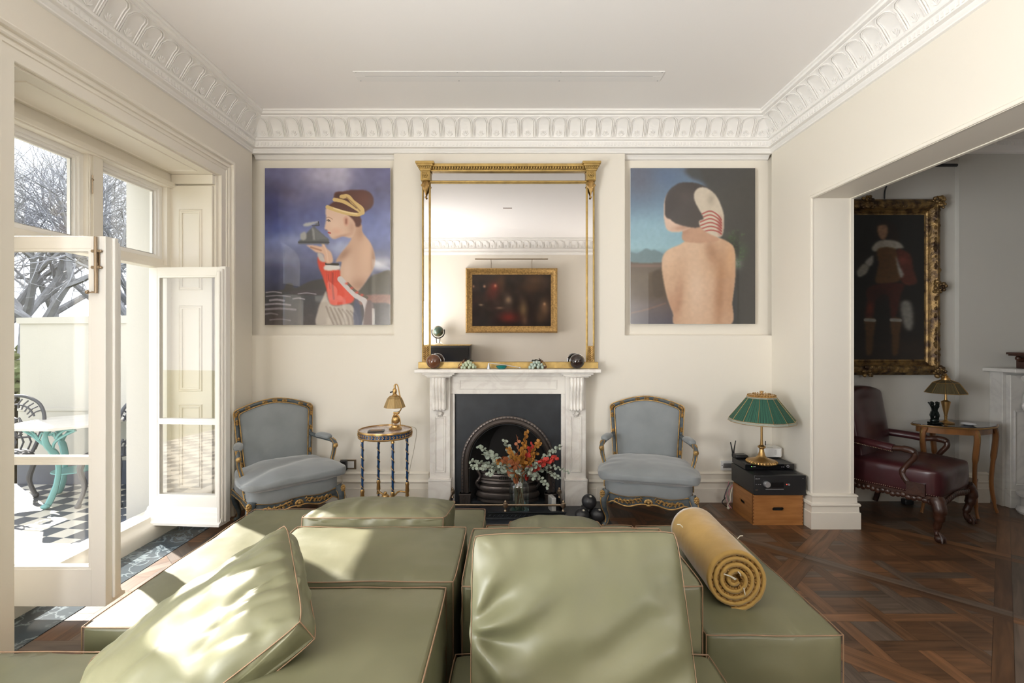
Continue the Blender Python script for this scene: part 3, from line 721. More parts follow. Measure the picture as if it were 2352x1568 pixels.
# ---------------------------------------------------------------- rolled mustard quilt
def roll():
    t = thing('rolled_quilt', 'mustard velvet quilt rolled up and lying on the right hand low leather block', 'quilt', (.905, 1.99, .402), R(-2))
    Rr = .128; L = .52
    turns = 4.2; n = 150; g = G(); rad = lambda a: lerp(.018, Rr, (a / (turns * 2 * PI)) ** .85)
    vs = []; fs = []; rows = 22
    a0 = 0
    for j in range(rows + 1):
        y = L * j / rows
        for i in range(n + 1):
            a = turns * 2 * PI * i / n; r_ = rad(a) * (1 + .015 * noise.noise(Vector((a * 3, y * 12, 0))))
            wz = (.004 * noise.noise(Vector((a * 5, 3, 1))) if j in (0, rows) else 0)
            th = -a + PI * 1.86
            z = Rr + r_ * math.sin(th); z = max(z, .001)
            vs.append((r_ * math.cos(th), y + wz, z))
    m = n + 1
    for j in range(rows):
        for i in range(n): fs.append((j * m + i, j * m + i + 1, (j + 1) * m + i + 1, (j + 1) * m + i))
    g.add(vs, fs); o = build('velvet_layer', g, M['mustard'], t)
    md = o.modifiers.new('thick', 'SOLIDIFY'); md.thickness = .014; md.offset = -1
    # pleated wadding showing between the turns at the near end
    g = G(); pts = []
    N = 520
    for i in range(N):
        a = turns * 2 * PI * i / N; th = -a + PI * 1.86; r_ = rad(a) - .013 + .004 * math.sin(a * 22) + .003 * noise.noise(Vector((a * 6, 0, 5)))
        r_ = max(r_, .006); pts.append((r_ * math.cos(th), .012 + .003 * math.sin(a * 31), max(Rr + r_ * math.sin(th), .006)))
    g.tube(pts, .0085, 6); build('wadding_edge', g, M['mustard2'], t)
    # closed core so no daylight shows through the roll
    g = G().lathe([(0, 0), (.105, 0), (.105, L - .05), (0, L - .05)], n=28); g.v = [(x, .03 + z, Rr - .006 + y) for x, y, z in g.v]
    build('rolled_core', g, M['mustard2'], t)
    # loose thread ties
    gs = []
    for (x, z, dx, dz) in ((.0, .135, -.05, .02), (.018, .148, -.012, .018), (-.004, .132, -.04, .022), (.03, .10, .004, -.028)):
        gs.append(G().tube([(x, -.004, z), (x + dx * .5, -.010, z + dz * .7), (x + dx, -.006, z + dz)], .0025, 5))
    for (x, y, z) in ((-.10, .36, .20), (.115, .26, .19)):
        gs.append(G().tube([(x, y, z), (x * 1.12, y + .004, z + .012), (x * 1.25, y + .01, z + .01)], .0022, 5))
    each('thread_tie', gs, M['ivory'], t)
roll()

# ---------------------------------------------------------------- painted and gilt armchairs
def fauteuil(label, loc, rot, seed, slump):
    t = thing('armchair', label, 'armchair', loc, rot, 'blue and gilt open armchairs')
    W_ = .335; D_ = .27
    # seat rail: serpentine apron with gilt mouldings
    def railpt(u):   # u along front from -1 to 1
        return u * (W_ - .005), -D_ - .035 * (1 - u * u) + .012 * (abs(u) > .9)
    g = G(); top = []; bot = []
    for i in range(41):
        u = -1 + i / 20; x, y = railpt(u)
        zb = .205 + .022 * math.cos(u * PI * 2) - .018 * math.exp(-(u / .16) ** 2) - .05 * max(0, abs(u) - .82) / .18
        zt = .266 + .008 * math.cos(u * PI * 2)
        top.append((x, y, zt)); bot.append((x, y, zb))
    vs = top + bot + [(x, y + .028, z) for x, y, z in top] + [(x, y + .028, z) for x, y, z in bot]; n = 41; fs = []
    for i in range(n - 1):
        fs += [(i, i + 1, n + i + 1, n + i), (2 * n + i, 3 * n + i, 3 * n + i + 1, 2 * n + i + 1), (i, 2 * n + i, 2 * n + i + 1, i + 1), (n + i, n + i + 1, 3 * n + i + 1, 3 * n + i)]
    g.add(vs, fs)
    for sx in (-1, 1):
        g.add([(sx * W_, -D_, .27), (sx * W_, D_, .27), (sx * W_, D_, .225), (sx * W_, 0, .235), (sx * W_, -D_, .20), (sx * (W_ - .03), -D_, .27), (sx * (W_ - .03), D_, .27), (sx * (W_ - .03), D_, .225), (sx * (W_ - .03), 0, .235), (sx * (W_ - .03), -D_, .20)],
              [(0, 1, 2, 3, 4), (9, 8, 7, 6, 5), (4, 3, 8, 9), (3, 2, 7, 8), (0, 4, 9, 5), (0, 5, 6, 1)])
    g.box(-W_ * .85, W_ * .85, D_ - .03, D_, .225, .29)
    build('seat_rail', g, M['blueframe'], t)
    g = G(); g.tube([(x, y - .004, z) for x, y, z in bot], .0055, 6); g.tube([(x, y - .004, z + .002) for x, y, z in top], .005, 6)
    for sx in (-1, 1):
        g.tube([(sx * (W_ + .003), -D_, .203), (sx * (W_ + .003), 0, .237), (sx * (W_ + .003), D_, .227)], .005, 6)
        g.tube([(sx * (W_ + .003), -D_, .270), (sx * (W_ + .003), D_, .270)], .005, 6)
    # central shell rosette and trailing leaves
    cx, cy = 0, -D_ - .042
    for k in range(7):
        th = PI * (.1 + .8 * k / 6)
        g.ball((.026 * math.cos(th), cy, .222 + .022 * math.sin(th)), .013, 8, 6, (.75, .5, 1))
    g.ball((0, cy - .006, .228), .012, 10, 8, (1, .7, 1)); g.ball((0, cy, .205), .018, 10, 6, (1.1, .5, .6))
    for sx in (-1, 1):
        for k in range(9):
            u = sx * (.13 + k * .062); x, y = railpt(u); z = .236 + .014 * math.cos(u * PI * 2) + .006 * (-1) ** k
            g.tube([(x, y - .004, z), (x + sx * .013, y - .010, z + .010 * (-1) ** k), (x + sx * .024, y - .004, z + .002)], [.004, .007, .002], 6)
    for sx in (-1, 1):
        for k in range(7):
            u = sx * (.16 + k * .085); x, y = railpt(u); z = .234 + .014 * math.cos(u * PI * 2)
            g.tube(crom([(x, y - .006, z - .012), (x + sx * .014, y - .014, z + .010), (x + sx * .030, y - .008, z + .006), (x + sx * .036, y - .006, z - .008)], 3), .0062, 6)
    build('carved_gilding', g, M['gold'], t)
    # legs
    def leg(sx, front):
        y0 = -D_ + .012 if front else D_ - .025; s_ = -1 if front else 1
        x0 = sx * (W_ - .015 if front else W_ * .87)
        pts = crom([(x0, y0, .285), (x0 + sx * .022, y0 + s_ * .022, .225), (x0 + sx * .020, y0 + s_ * .020, .16), (x0 - sx * .002, y0, .085), (x0 + sx * .002, y0 + s_ * .006, .035), (x0 + sx * .018, y0 + s_ * .022, .018)], 5)
        rr = [lerp(.034, .027, min(1, i / 8)) if i < 8 else lerp(.027, .0125, min(1, (i - 8) / 10)) for i in range(len(pts))]
        l_ = build('leg', G().tube(pts, rr, 10).ball(pts[-1], .017, 10, 8), M['blueframe'], t)
        g = G(); g.tube([p + Vector((sx * r_ * .75, s_ * r_ * .75, 0)) for p, r_ in zip(pts, rr)], .005, 6)
        g.tube([p + Vector((-sx * r_ * .95, s_ * r_ * .3, 0)) for p, r_ in zip(pts, rr)][3:], .003, 6)
        if front:
            c = pts[3] + Vector((sx * .018, s_ * .024, .014))
            for k in range(8):
                th = 2 * PI * k / 8; g.ball(c + Vector((.014 * math.cos(th) * .8, -.002, .020 * math.sin(th))), .011, 8, 6)
            g.ball(c + Vector((0, -.008, 0)), .012, 8, 6)
        g.ball(pts[-1] + Vector((sx * .01, s_ * .012, -.004)), .010, 8, 6)
        tag(build('leg_gilding', g, M['gold'], l_), 'gilt carving')
    for sx in (-1, 1):
        leg(sx, True); leg(sx, False)
    # upholstered seat and loose cushion
    g = softbox(2 * W_ - .01, 2 * D_ + .02, .105, (.008, .012, .012), 12, 0, corner=.05)
    for i, (x, y, z) in enumerate(g.v):
        if y < -D_ * .8: g.v[i] = (x, y - .03 * (1 - (x / W_) ** 2), z + .008 * math.cos(x / W_ * PI * 2))
    build('seat_upholstery', g, M['velvet'], t, loc=(0, 0, .316), sub=1)
    g = softbox(.745, .60, .062, (.022, .022, .054), 20, .008, 5, seed, corner=.05, fold=.012)
    for i, (x, y, z) in enumerate(g.v):
        k = 1 - max(0, (y + .05)) * .45; z2 = z + .012 * max(0, .1 - y) * 0
        if slump: z2 += -.020 * math.exp(-((x * .35 - y * .9 - .02) / .05) ** 2) * (1 if z > 0 else 0) - .02 * math.exp(-((x + .30) / .1) ** 2) * (1 if z > 0 else .3)
        g.v[i] = (x * k, y, z2)
    build('seat_cushion', g, M['velvet'], t, loc=(0, -.045, .418), sub=1)
    # back
    by = lambda z: D_ - .04 + (z - .30) * .13
    def topz(u): return .872 + .075 * (1 - abs(u) ** 1.8) - .035 * (max(0, abs(u) - .84) / .16) ** 2
    def hw(z): return lerp(.268, .302, max(0, min(1, (z - .36) / .5)))
    path = []
    for z in (.30, .42, .54, .66, .76, .82): path.append((-hw(z), by(z), z))
    for u in (-.985, -.93, -.78, -.52, -.26, 0, .26, .52, .78, .93, .985): z = .878 + .080 * (1 - abs(u) ** 1.8) - .016 * (abs(u) > .97); path.append((u * .307, by(z), z))
    for z in (.82, .76, .66, .54, .42, .30): path.append((hw(z), by(z), z))
    path = crom(path, 3)
    fr = build('back_frame', G().tube(path, .0205, 8, flat=.9).box(-.27, .27, by(.33) - .015, by(.33) + .018, .33, .365), M['blueframe'], t)
    g = G(); c = Vector((0, 0, .62)); ins = [];
    for k, (kk, f_) in enumerate(((.93, -.017), (1.055, -.012))):
        g.tube([Vector((p.x * kk, p.y + f_, c.z + (p.z - c.z) * (kk if k else .955))) for p in path], .0048, 6)
    for i in (4, 9, 14, 18, 20, 25, 30, 33, 36, 41, 45, 48, 51, 56, 61):
        p = path[min(i, len(path) - 1)]; q = path[min(i + 1, len(path) - 1)]; d_ = (q - p).normalized()
        for s_ in (-1, 0, 1): g.tube([p + d_ * (s_ * .012 - .010) + Vector((0, -.012, 0)), p + d_ * (s_ * .012) + Vector((0, -.020, 0)), p + d_ * (s_ * .012 + .010) + Vector((0, -.012, 0))], [.006, .013, .006], 6)
    tag(build('frame_gilding', g, M['gold'], fr), 'gilt lines and leaves')
    nx, nz = 18, 22; g = G()
    for sgn in (-1, 1):
        vs = []; fs = []
        for j in range(nz + 1):
            for i in range(nx + 1):
                u = -1 + 2 * i / nx; v = j / nz; zt = topz(u * .97) - .006; z = lerp(.345, zt, v); hx = hw(z) - .014
                bul = .034 * ((1 - abs(u) ** 4) * (1 - abs(2 * v - 1) ** 5)) ** .8
                vs.append((u * hx, by(z) + sgn * (.006 + bul * (1 if sgn < 0 else .5)), z))
        for j in range(nz):
            for i in range(nx): a = j * (nx + 1) + i; fs.append((a, a + 1, a + nx + 2, a + nx + 1))
        g.add(vs, fs)
    build('back_upholstery', g, M['velvet'], t)
    # arms
    for sx in (-1, 1):
        zb = .615
        arm = crom([(sx * hw(zb), by(zb), zb + .03), (sx * .315, .17, .628), (sx * .345, .06, .622), (sx * .362, -.045, .618), (sx * .372, -.085, .600), (sx * .368, -.098, .575)], 6)
        ar = build('arm', G().tube(arm, [.017] * (len(arm) - 6) + [.019, .020, .021, .020, .017, .012], 8), M['blueframe'], t)
        sup = crom([(sx * .370, -.080, .600), (sx * .366, -.070, .53), (sx * .345, -.072, .44), (sx * .338, -.11, .34), (sx * .335, -.145, .285)], 6)
        g = G().tube(sup, [.018] * 8 + [.016] * (len(sup) - 8), 8)
        build('arm_support', g, M['blueframe'], ar)
        g = G()
        for o_ in (-.8, .8): g.tube([p + Vector((o_ * .014, -.012, 0)) for p in sup], .0048, 6)
        g.ball((sx * .371, -.098, .583), .022, 10, 8); g.ball((sx * .371, -.112, .590), .012, 8, 6)
        for k in range(5): g.tube([(sx * .365 + (k - 2) * .007, -.03, .634), (sx * .368 + (k - 2) * .008, -.07, .622), (sx * .370 + (k - 2) * .006, -.100, .592)], .004, 5)
        for k in range(3): g.ball((sx * .338, -.135 + k * .01, .30 + k * .018), .014, 8, 6)
        tag(build('arm_gilding', g, M['gold'], ar), 'gilt scroll')
        pad = crom([(sx * .308, .165, .640), (sx * .330, .10, .648), (sx * .347, .03, .646), (sx * .356, -.015, .638)], 5)
        n_ = len(pad); rr = [.030 * (max(0, 1 - abs(2 * i / (n_ - 1) - 1) ** 4)) ** .5 + .006 for i in range(n_)]
        build('arm_pad', G().tube(pad, rr, 12, flat=.72, up=(1, 0, 0)), M['velvet'], ar, sub=1)
    return t
fauteuil('blue grey velvet armchair with gilt trim turned toward the round table, its seat cushion slumped', (-1.85, 4.03, 0), R(42), 3, True)
fauteuil('blue grey velvet armchair with gilt trim standing right of the fireplace, its seat cushion plump', (1.13, 4.105, 0), R(-14), 5, False)

# ---------------------------------------------------------------- round table with blue enamel legs
t = thing('round_side_table', 'round marble topped side table on spiral wrapped blue legs, left of the fireplace', 'table', (-1.03, 4.0, 0))
build('marble_top', G().lathe([(0, .735), (.205, .735), (.205, .752), (0, .752)], n=40), M['redmarble'], t)
g = G().lathe([(.205, .700), (.214, .700), (.216, .706), (.211, .712), (.211, .745), (.216, .750), (.214, .760), (.206, .760), (.206, .700)], n=40)
rg = build('gallery_rim', g, M['bronze'], t)
build('blue_frieze', G().lathe([(.2125, .713), (.2125, .743)], n=40), M['blueglass'], rg)
g = G()
for k in range(48):
    th = 2 * PI * k / 48; c, s_ = math.cos(th), math.sin(th); c2, s2 = math.cos(th + .065), math.sin(th + .065)
    g.tube([(.214 * c, .214 * s_, .716), (.2155 * c2, .2155 * s2, .728), (.214 * c, .214 * s_, .740)], .0026, 5)
    g.ball((.2145 * c, .2145 * s_, .728), .004, 6, 4)
build('pierced_scrollwork', g, M['bronze'], rg)
for k, th in enumerate((200, 290, 20, 110)):
    a_ = R(th + 12); x, y = .185 * math.cos(a_), .185 * math.sin(a_)
    l_ = build('leg', G().tube([(x, y, .71), (x, y, .20)], .0095, 10).tube([(x, y, .20), (x, y, .02)], .009, 8), M['blueglass'], t)
    g = G(); n_ = 90
    g.tube([(x + .0115 * math.cos(i * .42), y + .0115 * math.sin(i * .42), .69 - .47 * i / n_) for i in range(n_ + 1)], .0032, 5)
    g.lathe([(.010, 0), (.016, .006), (.012, .02), (.015, .03), (.011, .04)], (x, y, .675), 12)
    g.lathe([(.008, 0), (.016, .004), (.013, .03), (.017, .045), (.014, .09), (.018, .10), (.012, .12)], (x, y, .18), 12)
    g.lathe([(.004, 0), (.014, .008), (.011, .03), (.009, .17)], (x, y, 0), 12)
    tag(build('gilt_spiral', g, M['bronze'], l_), 'gilt ribbon spiral')
g = G()
for th in (200, 290, 20, 110):
    a_ = R(th + 12); x, y = math.cos(a_), math.sin(a_)
    g.tube(crom([(.18 * x, .18 * y, .215), (.12 * x - .02 * y, .12 * y + .02 * x, .225), (.06 * x + .01 * y, .06 * y - .01 * x, .205), (0, 0, .21)], 5), .0075, 8)
g.ball((0, 0, .212), .03, 12, 8, (1, 1, .7)); g.ball((0, 0, .238), .014)
build('stretcher', g, M['bronze'], t)
# balance lamp
t = thing('desk_lamp', 'small gilt metal lamp with panelled mesh shade on the round table', 'lamp', (-.955, 4.03, .753))
build('base', G().lathe([(.0, 0), (.052, 0), (.054, .006), (.050, .012), (.034, .018), (.031, .032), (.012, .038), (0, .038)], n=28), M['bronze'], t)
g = G()
g.tube(crom([(-.026, 0, .03), (-.028, 0, .075), (-.014, 0, .115), (0, 0, .13)], 5), .0045, 8); g.tube(crom([(.040, 0, .022), (.036, 0, .085), (.016, 0, .118), (0, 0, .13)], 5), .0045, 8)
g.tube([(-.016, 0, .134), (.022, 0, .134)], .008, 10); g.ball((.024, 0, .134), .011)
g.tube(crom([(.024, 0, .134), (.046, 0, .165), (.050, 0, .22), (.034, 0, .285), (.022, 0, .345), (.008, 0, .367), (-.006, 0, .362)], 6), .005, 8)
build('arm', g, M['bronze'], t)
build('counterweight', G().ball((.004, 0, .078), .034, 16, 12, (1, .9, 1.05)).tube([(-.012, 0, .105), (.022, 0, .13)], .006, 8), M['bronze'], t)
sh = (-.006, 0, 0)
g = G().lathe([(.0, .362), (.008, .360), (.008, .335), (.016, .325), (.018, .305), (.014, .290), (.018, .283), (.024, .278), (.026, .272)], sh, 16)
ho = build('lamp_holder', g, M['bronze'], t); tag(build('switch_key', G().tube([(-.02, -.004, .308), (-.042, -.010, .300)], .005, 8), M['rubber'], ho), 'black switch key')
def panels(prof, c, n, m1, m2, parent, rib=.0016, name='lamp_shade', rot=.2):
    g = G(); vs = []; fs = []
    m = len(prof)
    for i in range(n):
        th = 2 * PI * i / n + rot
        for r_, z in prof: vs.append((c[0] + r_ * math.cos(th), c[1] + r_ * math.sin(th), c[2] + z))
    for i in range(n):
        j = (i + 1) % n
        for q in range(m - 1): fs.append((i * m + q, j * m + q, j * m + q + 1, i * m + q + 1))
    g.add(vs, fs); o = build(name, g, m1, parent, smooth=False); md = o.modifiers.new('t', 'SOLIDIFY'); md.thickness = .0015
    g = G()
    for i in range(n): g.tube([vs[i * m + q] for q in range(m)], rib, 6)
    for q in range(m): g.tube([vs[i * m + q] for i in range(n)], rib * 1.15, 6, closed=True)
    build('shade_ribs', g, m2, o); return o
panels([(.020, .276), (.040, .270), (.058, .252), (.086, .180)], (-.006, 0, 0), 8, M['mesh'], M['bronze'], t)
t = thing('trinket_tray', 'small black tray lying on the round marble table top', 'tray', (-1.085, 3.93, .753), R(8))
build('tray_base', G().box(-.062, .062, -.045, .045, 0, .008), M['rubber'], t, bev=.003)
build('tray_inlay', G().box(-.045, .045, -.03, .03, .008, .010), M['piping'], t)
g = G().tube(crom([(-.88, 4.06, .775), (-.80, 4.10, .74), (-.815, 4.12, .60), (-.86, 4.15, .40), (-.90, 4.18, .20), (-.92, 4.22, .02)], 8), .0025, 6)
tag(build('lamp_cable', g, M['cable']), 'thin beige flex hanging from the round table to the floor', 'cable')
g = G().tube(crom([(-1.53, 4.42, .26), (-1.50, 4.38, .15), (-1.46, 4.34, .08), (-1.50, 4.30, .012), (-1.40, 4.27, .006), (-1.2, 4.25, .006)], 8), .003, 6)
tag(build('socket_cable', g, M['cable']), 'beige flex trailing from the black plug adapters by the left armchair', 'cable')
# ---------------------------------------------------------------- fireplace
FX = -.037
t = thing('chimneypiece', 'white marble chimneypiece with scrolled consoles around the cast iron grate', 'fireplace', (FX, 0, 0))
mw = M['marblew']
# shelf
pr = [(0, 1.225), (.232, 1.225), (.236, 1.221), (.236, 1.200), (.225, 1.190), (.20, 1.188), (.19, 1.178), (.155, 1.165), (0, 1.160)]
g = G().box(-.815, .815, YB - .24, YB, 1.192, 1.225)
build('shelf', g, mw, t, bev=.007, seg=3)
g = G()
for sx in (-1, 1):
    x0, x1 = sorted((sx * .515, sx * .70))
    for k, (o_, za, zb) in enumerate(((.05, 1.175, 1.192), (.03, 1.162, 1.175), (.012, 1.150, 1.162))): g.box(x0 - o_, x1 + o_, YB - .19 - o_ * .5, YB, za, zb)
g.box(-.70, .70, YB - .12, YB, 1.165, 1.192); g.box(-.70, .70, YB - .105, YB, 1.15, 1.166)
build('shelf_moulding', g, mw, t, bev=.004)
g = G().box(-.52, .52, YB - .085, YB, .993, 1.15)
g.frame(-.44, .44, 1.035, 1.120, .012, YB - .093, YB - .08)
build('frieze', g, mw, t, bev=.002)
g = G()
for sx in (-1, 1):
    a, b = sorted((sx * .480, sx * .520)); g.box(a, b, YB - .075, YB, 0, .995)
build('inner_slip', g, mw, t, bev=.003)
for sx in (-1, 1):
    j = build('jamb', G().box(*sorted((sx * .515, sx * .695)), YB - .13, YB, .235, 1.15).box(*sorted((sx * .655, sx * .70)), YB - .10, YB, .235, 1.15), mw, t, bev=.002)
    g = G().box(*sorted((sx * .505, sx * .705)), YB - .155, YB, 0, .235).box(*sorted((sx * .500, sx * .708)), YB - .16, YB, .228, .243)
    build('plinth', g, mw, j, bev=.003)
    cx = sx * .605
    g = G().frame(cx - .052, cx + .052, .30, .80, .012, YB - .137, YB - .125); g.frame(cx - .036, cx + .036, .316, .784, .006, YB - .133, YB - .125)
    build('sunk_panel', g, mw, j, bev=.002)
    # console: S profile with reeds
    g = G(); prof = [(.075, 1.148), (.085, 1.10), (.080, 1.05), (.064, .99), (.052, .94), (.052, .90), (.058, .875), (.046, .86), (0, .858), (0, 1.148)]
    vs = [(cx - .058, YB - .13 - q, z) for q, z in prof] + [(cx + .058, YB - .13 - q, z) for q, z in prof]; n = len(prof)
    g.add(vs, [tuple(range(n)), tuple(range(2 * n - 1, n - 1, -1))] + [(i, i + n, (i + 1) % n + n, (i + 1) % n) for i in range(n)])
    for k in range(4):
        x = cx - .042 + k * .028
        g.tube(crom([(x, YB - .130 - q, z) for q, z in prof[:7]], 3), .011, 8)
        g.ball((x, YB - .185, .868), .014, 8, 6)
    for k in range(5):
        th = (k - 2) * .5; g.tube([(cx, YB - .135, .845), (cx + .022 * math.sin(th), YB - .150, .845 - .030 * math.cos(th)), (cx + .034 * math.sin(th), YB - .136, .845 - .055 * math.cos(th))], [.006, .011, .004], 6)
    build('console', g, mw, j)
# cast iron insert
t = thing('cast_iron_grate', 'black cast iron arched fire grate set inside the white marble chimneypiece', 'fire grate', (FX, YB - .045, 0))
arc = lambda r, n=28, zc=.366: [(-r, 0)] + [(-r * math.cos(PI * i / n), zc + r * math.sin(PI * i / n)) for i in range(n + 1)] + [(r, 0)]
# plate with arched hole
g = G(); r_ = .345; n = 28; inner = arc(r_, n); outer = []
for (x, z) in inner:
    if z <= .366: outer.append((math.copysign(.482, x), z))
    else:
        dx, dz = x, z - .366; k = min(.482 / abs(dx) if abs(dx) > 1e-6 else 99, (.995 - .366) / dz if dz > 1e-6 else 99); outer.append((dx * k, .366 + dz * k))
m = len(inner); vs = [(x, 0, z) for x, z in inner] + [(x, 0, z) for x, z in outer]
fs = [(i, i + 1, m + i + 1, m + i) for i in range(m - 1)]
# corners
g.add(vs, fs)
for sx in (-1, 1):
    cand = [i for i in range(m) if (outer[i][0] * sx) > 0 and abs(abs(outer[i][0]) - .482) < 1e-4 and outer[i][1] > .366]; cand2 = [i for i in range(m) if outer[i][0] * sx > 0 and abs(outer[i][1] - .995) < 1e-4]
    a_ = max(cand, key=lambda i: outer[i][1]); b_ = max(cand2, key=lambda i: abs(outer[i][0]))
    g.add([(outer[a_][0], 0, outer[a_][1]), (sx * .482, 0, .995), (outer[b_][0], 0, outer[b_][1])], [(0, 1, 2)])
o = build('front_plate', g, M['slate'], t, smooth=False); md = o.modifiers.new('s', 'SOLIDIFY'); md.thickness = .01
for rr_, w_, y_ in ((.418, .012, -.012), (.402, .020, -.022), (.372, .022, -.026), (.352, .010, -.014)):
    pass
g = G()
pth = [(x, -.004, z) for x, z in arc(.385, 36)]
g.sweep(pth[::-1], [(-.040, 0), (-.038, .014), (-.030, .020), (-.020, .020), (-.012, .010), (-.004, .016), (.010, .026), (.024, .022), (.032, .010), (.036, 0)], N=(0, -1, 0))
build('arch_moulding', g, M['iron2'], t)
g = G()
for i in range(64):
    s_ = i / 63; tot = .366 * 2 + PI * .412; d_ = s_ * tot
    if d_ < .366: p = (-.412, d_)
    elif d_ > tot - .366: p = (.412, tot - d_)
    else: th = (d_ - .366) / .412; p = (-.412 * math.cos(th), .366 + .412 * math.sin(th))
    g.ball((p[0], -.022, p[1]), .0062, 6, 4)
build('bead_ornament', g, M['iron'], t)
g = G()
for sx in (-1, 1):
    g.box(sx * .385 - .05, sx * .385 + .05, -.055, .0, 0, .10); g.box(sx * .385 - .054, sx * .385 + .054, -.060, 0, .085, .100)
    for k in range(3): g.box(sx * .385 - .028 + k * .022, sx * .385 - .020 + k * .022, -.060, -.05, .01, .085)
build('arch_foot', g, M['iron2'], t, bev=.002)
# firebox shell: half funnel
g = G(); n = 24; rows = 8; vs = []; fs = []
for j in range(rows + 1):
    y = .0 + .26 * j / rows; k = 1 - .45 * (j / rows) ** 1.2
    for (x, z) in arc(.348, n): vs.append((x * k, y, z * (1 - .06 * (j / rows)) + .0))
m = n + 3
for j in range(rows):
    for i in range(m - 1): fs.append((j * m + i, j * m + i + 1, (j + 1) * m + i + 1, (j + 1) * m + i))
fs.append(tuple(rows * m + i for i in range(m)))
g.add(vs, fs); build('firebox', g, M['soot'], t)
build('hearth_floor', G().box(-.35, .35, -.02, .26, 0, .02), M['slate'], t)
# bowed basket bars
g = G()
bow = lambda z, r_, w_=.255, d_=.10: g.tube([(w_ * math.sin(th), -.02 - d_ * math.cos(th) + .05, z) for th in [R(-80 + 160 * i / 16) for i in range(17)]], r_, 8)
bow(.355, .014); bow(.322, .006); bow(.285, .010); bow(.225, .016); bow(.205, .012)
build('basket_bar', g, M['iron2'], t)
g = G(); vs = []; fs = []
zr = [(.272, 1.02), (.262, 1.05), (.232, 1.05), (.222, 1.0), (.214, 1.10), (.196, 1.13), (.186, 1.02), (.172, 1.0), (.166, 1.12), (.148, 1.17), (.128, 1.15), (.116, 1.04), (.108, 1.16), (.078, 1.22), (.062, 1.20), (.050, 1.10), (.046, 1.16), (.026, 1.18)]
for i in range(19):
    th = R(-85 + 170 * i / 18)
    for z, k in zr: vs.append((.240 * k * math.sin(th), .03 - .105 * k * math.cos(th), z))
m = len(zr)
for i in range(18):
    for q in range(m - 1):
        if q == 4 and 0: continue
        fs.append((i * m + q, (i + 1) * m + q, (i + 1) * m + q + 1, i * m + q + 1))
g.add(vs, fs); build('ash_front', g, M['iron2'], t)
build('air_regulator', G().box(-.075, -.005, -.083, -.078, .235, .262), M['dark'], t)
g = G()
for k in range(4): g.box(-.066 + k * .016, -.058 + k * .016, -.088, -.082, .238, .258)
build('regulator_fret', g, M['iron2'], t)
g = G()
for sx in (-1, 1):
    g.tube(crom([(sx * .245, -.01, .355), (sx * .275, -.02, .31), (sx * .250, -.02, .25), (sx * .285, -.02, .19), (sx * .262, -.01, .15)], 5), .013, 8)
    g.ball((sx * .272, -.025, .33), .02, 8, 6); g.ball((sx * .270, -.025, .21), .018, 8, 6)
build('basket_scroll', g, M['iron2'], t)
r2 = random.Random(3); g = G()
for k in range(34):
    g.ball((r2.uniform(-.20, .20), r2.uniform(-.02, .12), r2.uniform(.285, .335)), r2.uniform(.018, .03), 6, 4, (1, 1, r2.uniform(.7, 1)))
o = build('coal', g, M['coal'], t, smooth=False); o['kind'] = 'stuff'
# hearth slab
tag(build('hearth_slab', G().box(-.80, .80, 3.94, YB - .02, 0, .012), M['slate'], bev=.003), 'flat black slate hearth slab in front of the white chimneypiece', 'hearth')
# fender
t = thing('fender', 'low brass railed fender with cast iron base standing on the slate hearth', 'fender', (-.055, 4.04, .012))
hw_ = .475
g = G()
pf = [(0, 0), (.024, 0), (.024, .012), (.016, .018), (.016, .050), (.024, .056), (.024, .066), (0, .066)]
g.sweep([(-hw_, .36, 0), (-hw_, 0, 0), (hw_, 0, 0), (hw_, .36, 0)], [(-a, b) for a, b in pf])
build('fender_base', g, M['iron'], t, bev=.001)
g = G()
for k in range(26):
    x = -hw_ + .03 + k * (2 * hw_ - .06) / 25
    g.tube([(x - .012, -.018, .022), (x, -.021, .036), (x + .012, -.018, .046)], [.002, .005, .002], 5); g.tube([(x + .012, -.018, .022), (x, -.020, .030), (x - .012, -.018, .046)], [.002, .003, .002], 5)
build('fender_relief', g, M['iron'], t)
build('fender_rail', G().tube([(-hw_, .36, .115), (-hw_, 0, .115), (hw_, 0, .115), (hw_, .36, .115)], .0095, 10), M['brass'], t)
for (x, y) in ((-hw_, .34), (-hw_, 0), (0, 0), (hw_, 0), (hw_, .34)):
    build('fender_post', G().lathe([(.012, .062), (.014, .068), (.007, .080), (.008, .092), (.019, .100), (.022, .115), (.019, .130), (.008, .138), (.011, .144), (.004, .156), (0, .158)], (x, y, 0), 14), M['brass'], t)
t = thing('brick_rest', 'small grey marble block leaning at the right end of the fender', 'marble block', (.345, 4.24, .014), R(15))
build('block', G().box(-.02, .02, -.05, .05, 0, .12), M['marblew2'], t, bev=.004)
# ---- bowls by the hearth
def bowl(loc, r_, m, label, cat='bowl', group=None, tilt=0, disc=True):
    if not disc:
        o = build('wooden_bowl', G().ball((0, 0, 0), r_, 28, 18, (1, 1, .97)), m, loc=loc); return tag(o, label, cat)
    t = thing('lawn_bowl', label, cat, loc, 0, group)
    g = G().ball((0, 0, 0), r_, 28, 18, (1, 1, .93)); b_ = build('ball', g, m, t)
    if disc:
        ax = Vector((.15, -.45, .88)).normalized()
        t.rotation_euler = Vector((0, 0, 1)).rotation_difference(ax).to_euler()
        d = G().lathe([(0, r_ * .93 + .0008), (.009, r_ * .93 + .0004), (.010, r_ * .93 - .003)], n=16); tag(build('ivory_disc', d, M['ivory'], t), 'ivory disc')
        for q in (.34, .42): build('turned_ring', G().tube([(r_ * q * math.cos(a), r_ * q * math.sin(a), r_ * .93 * math.sqrt(1 - q * q)) for a in [2 * PI * i / 28 for i in range(28)]], .0012, 5, closed=True), M['dark'], t)
    return t
B = .0605; gb = 'black lawn bowls stacked on the hearth'
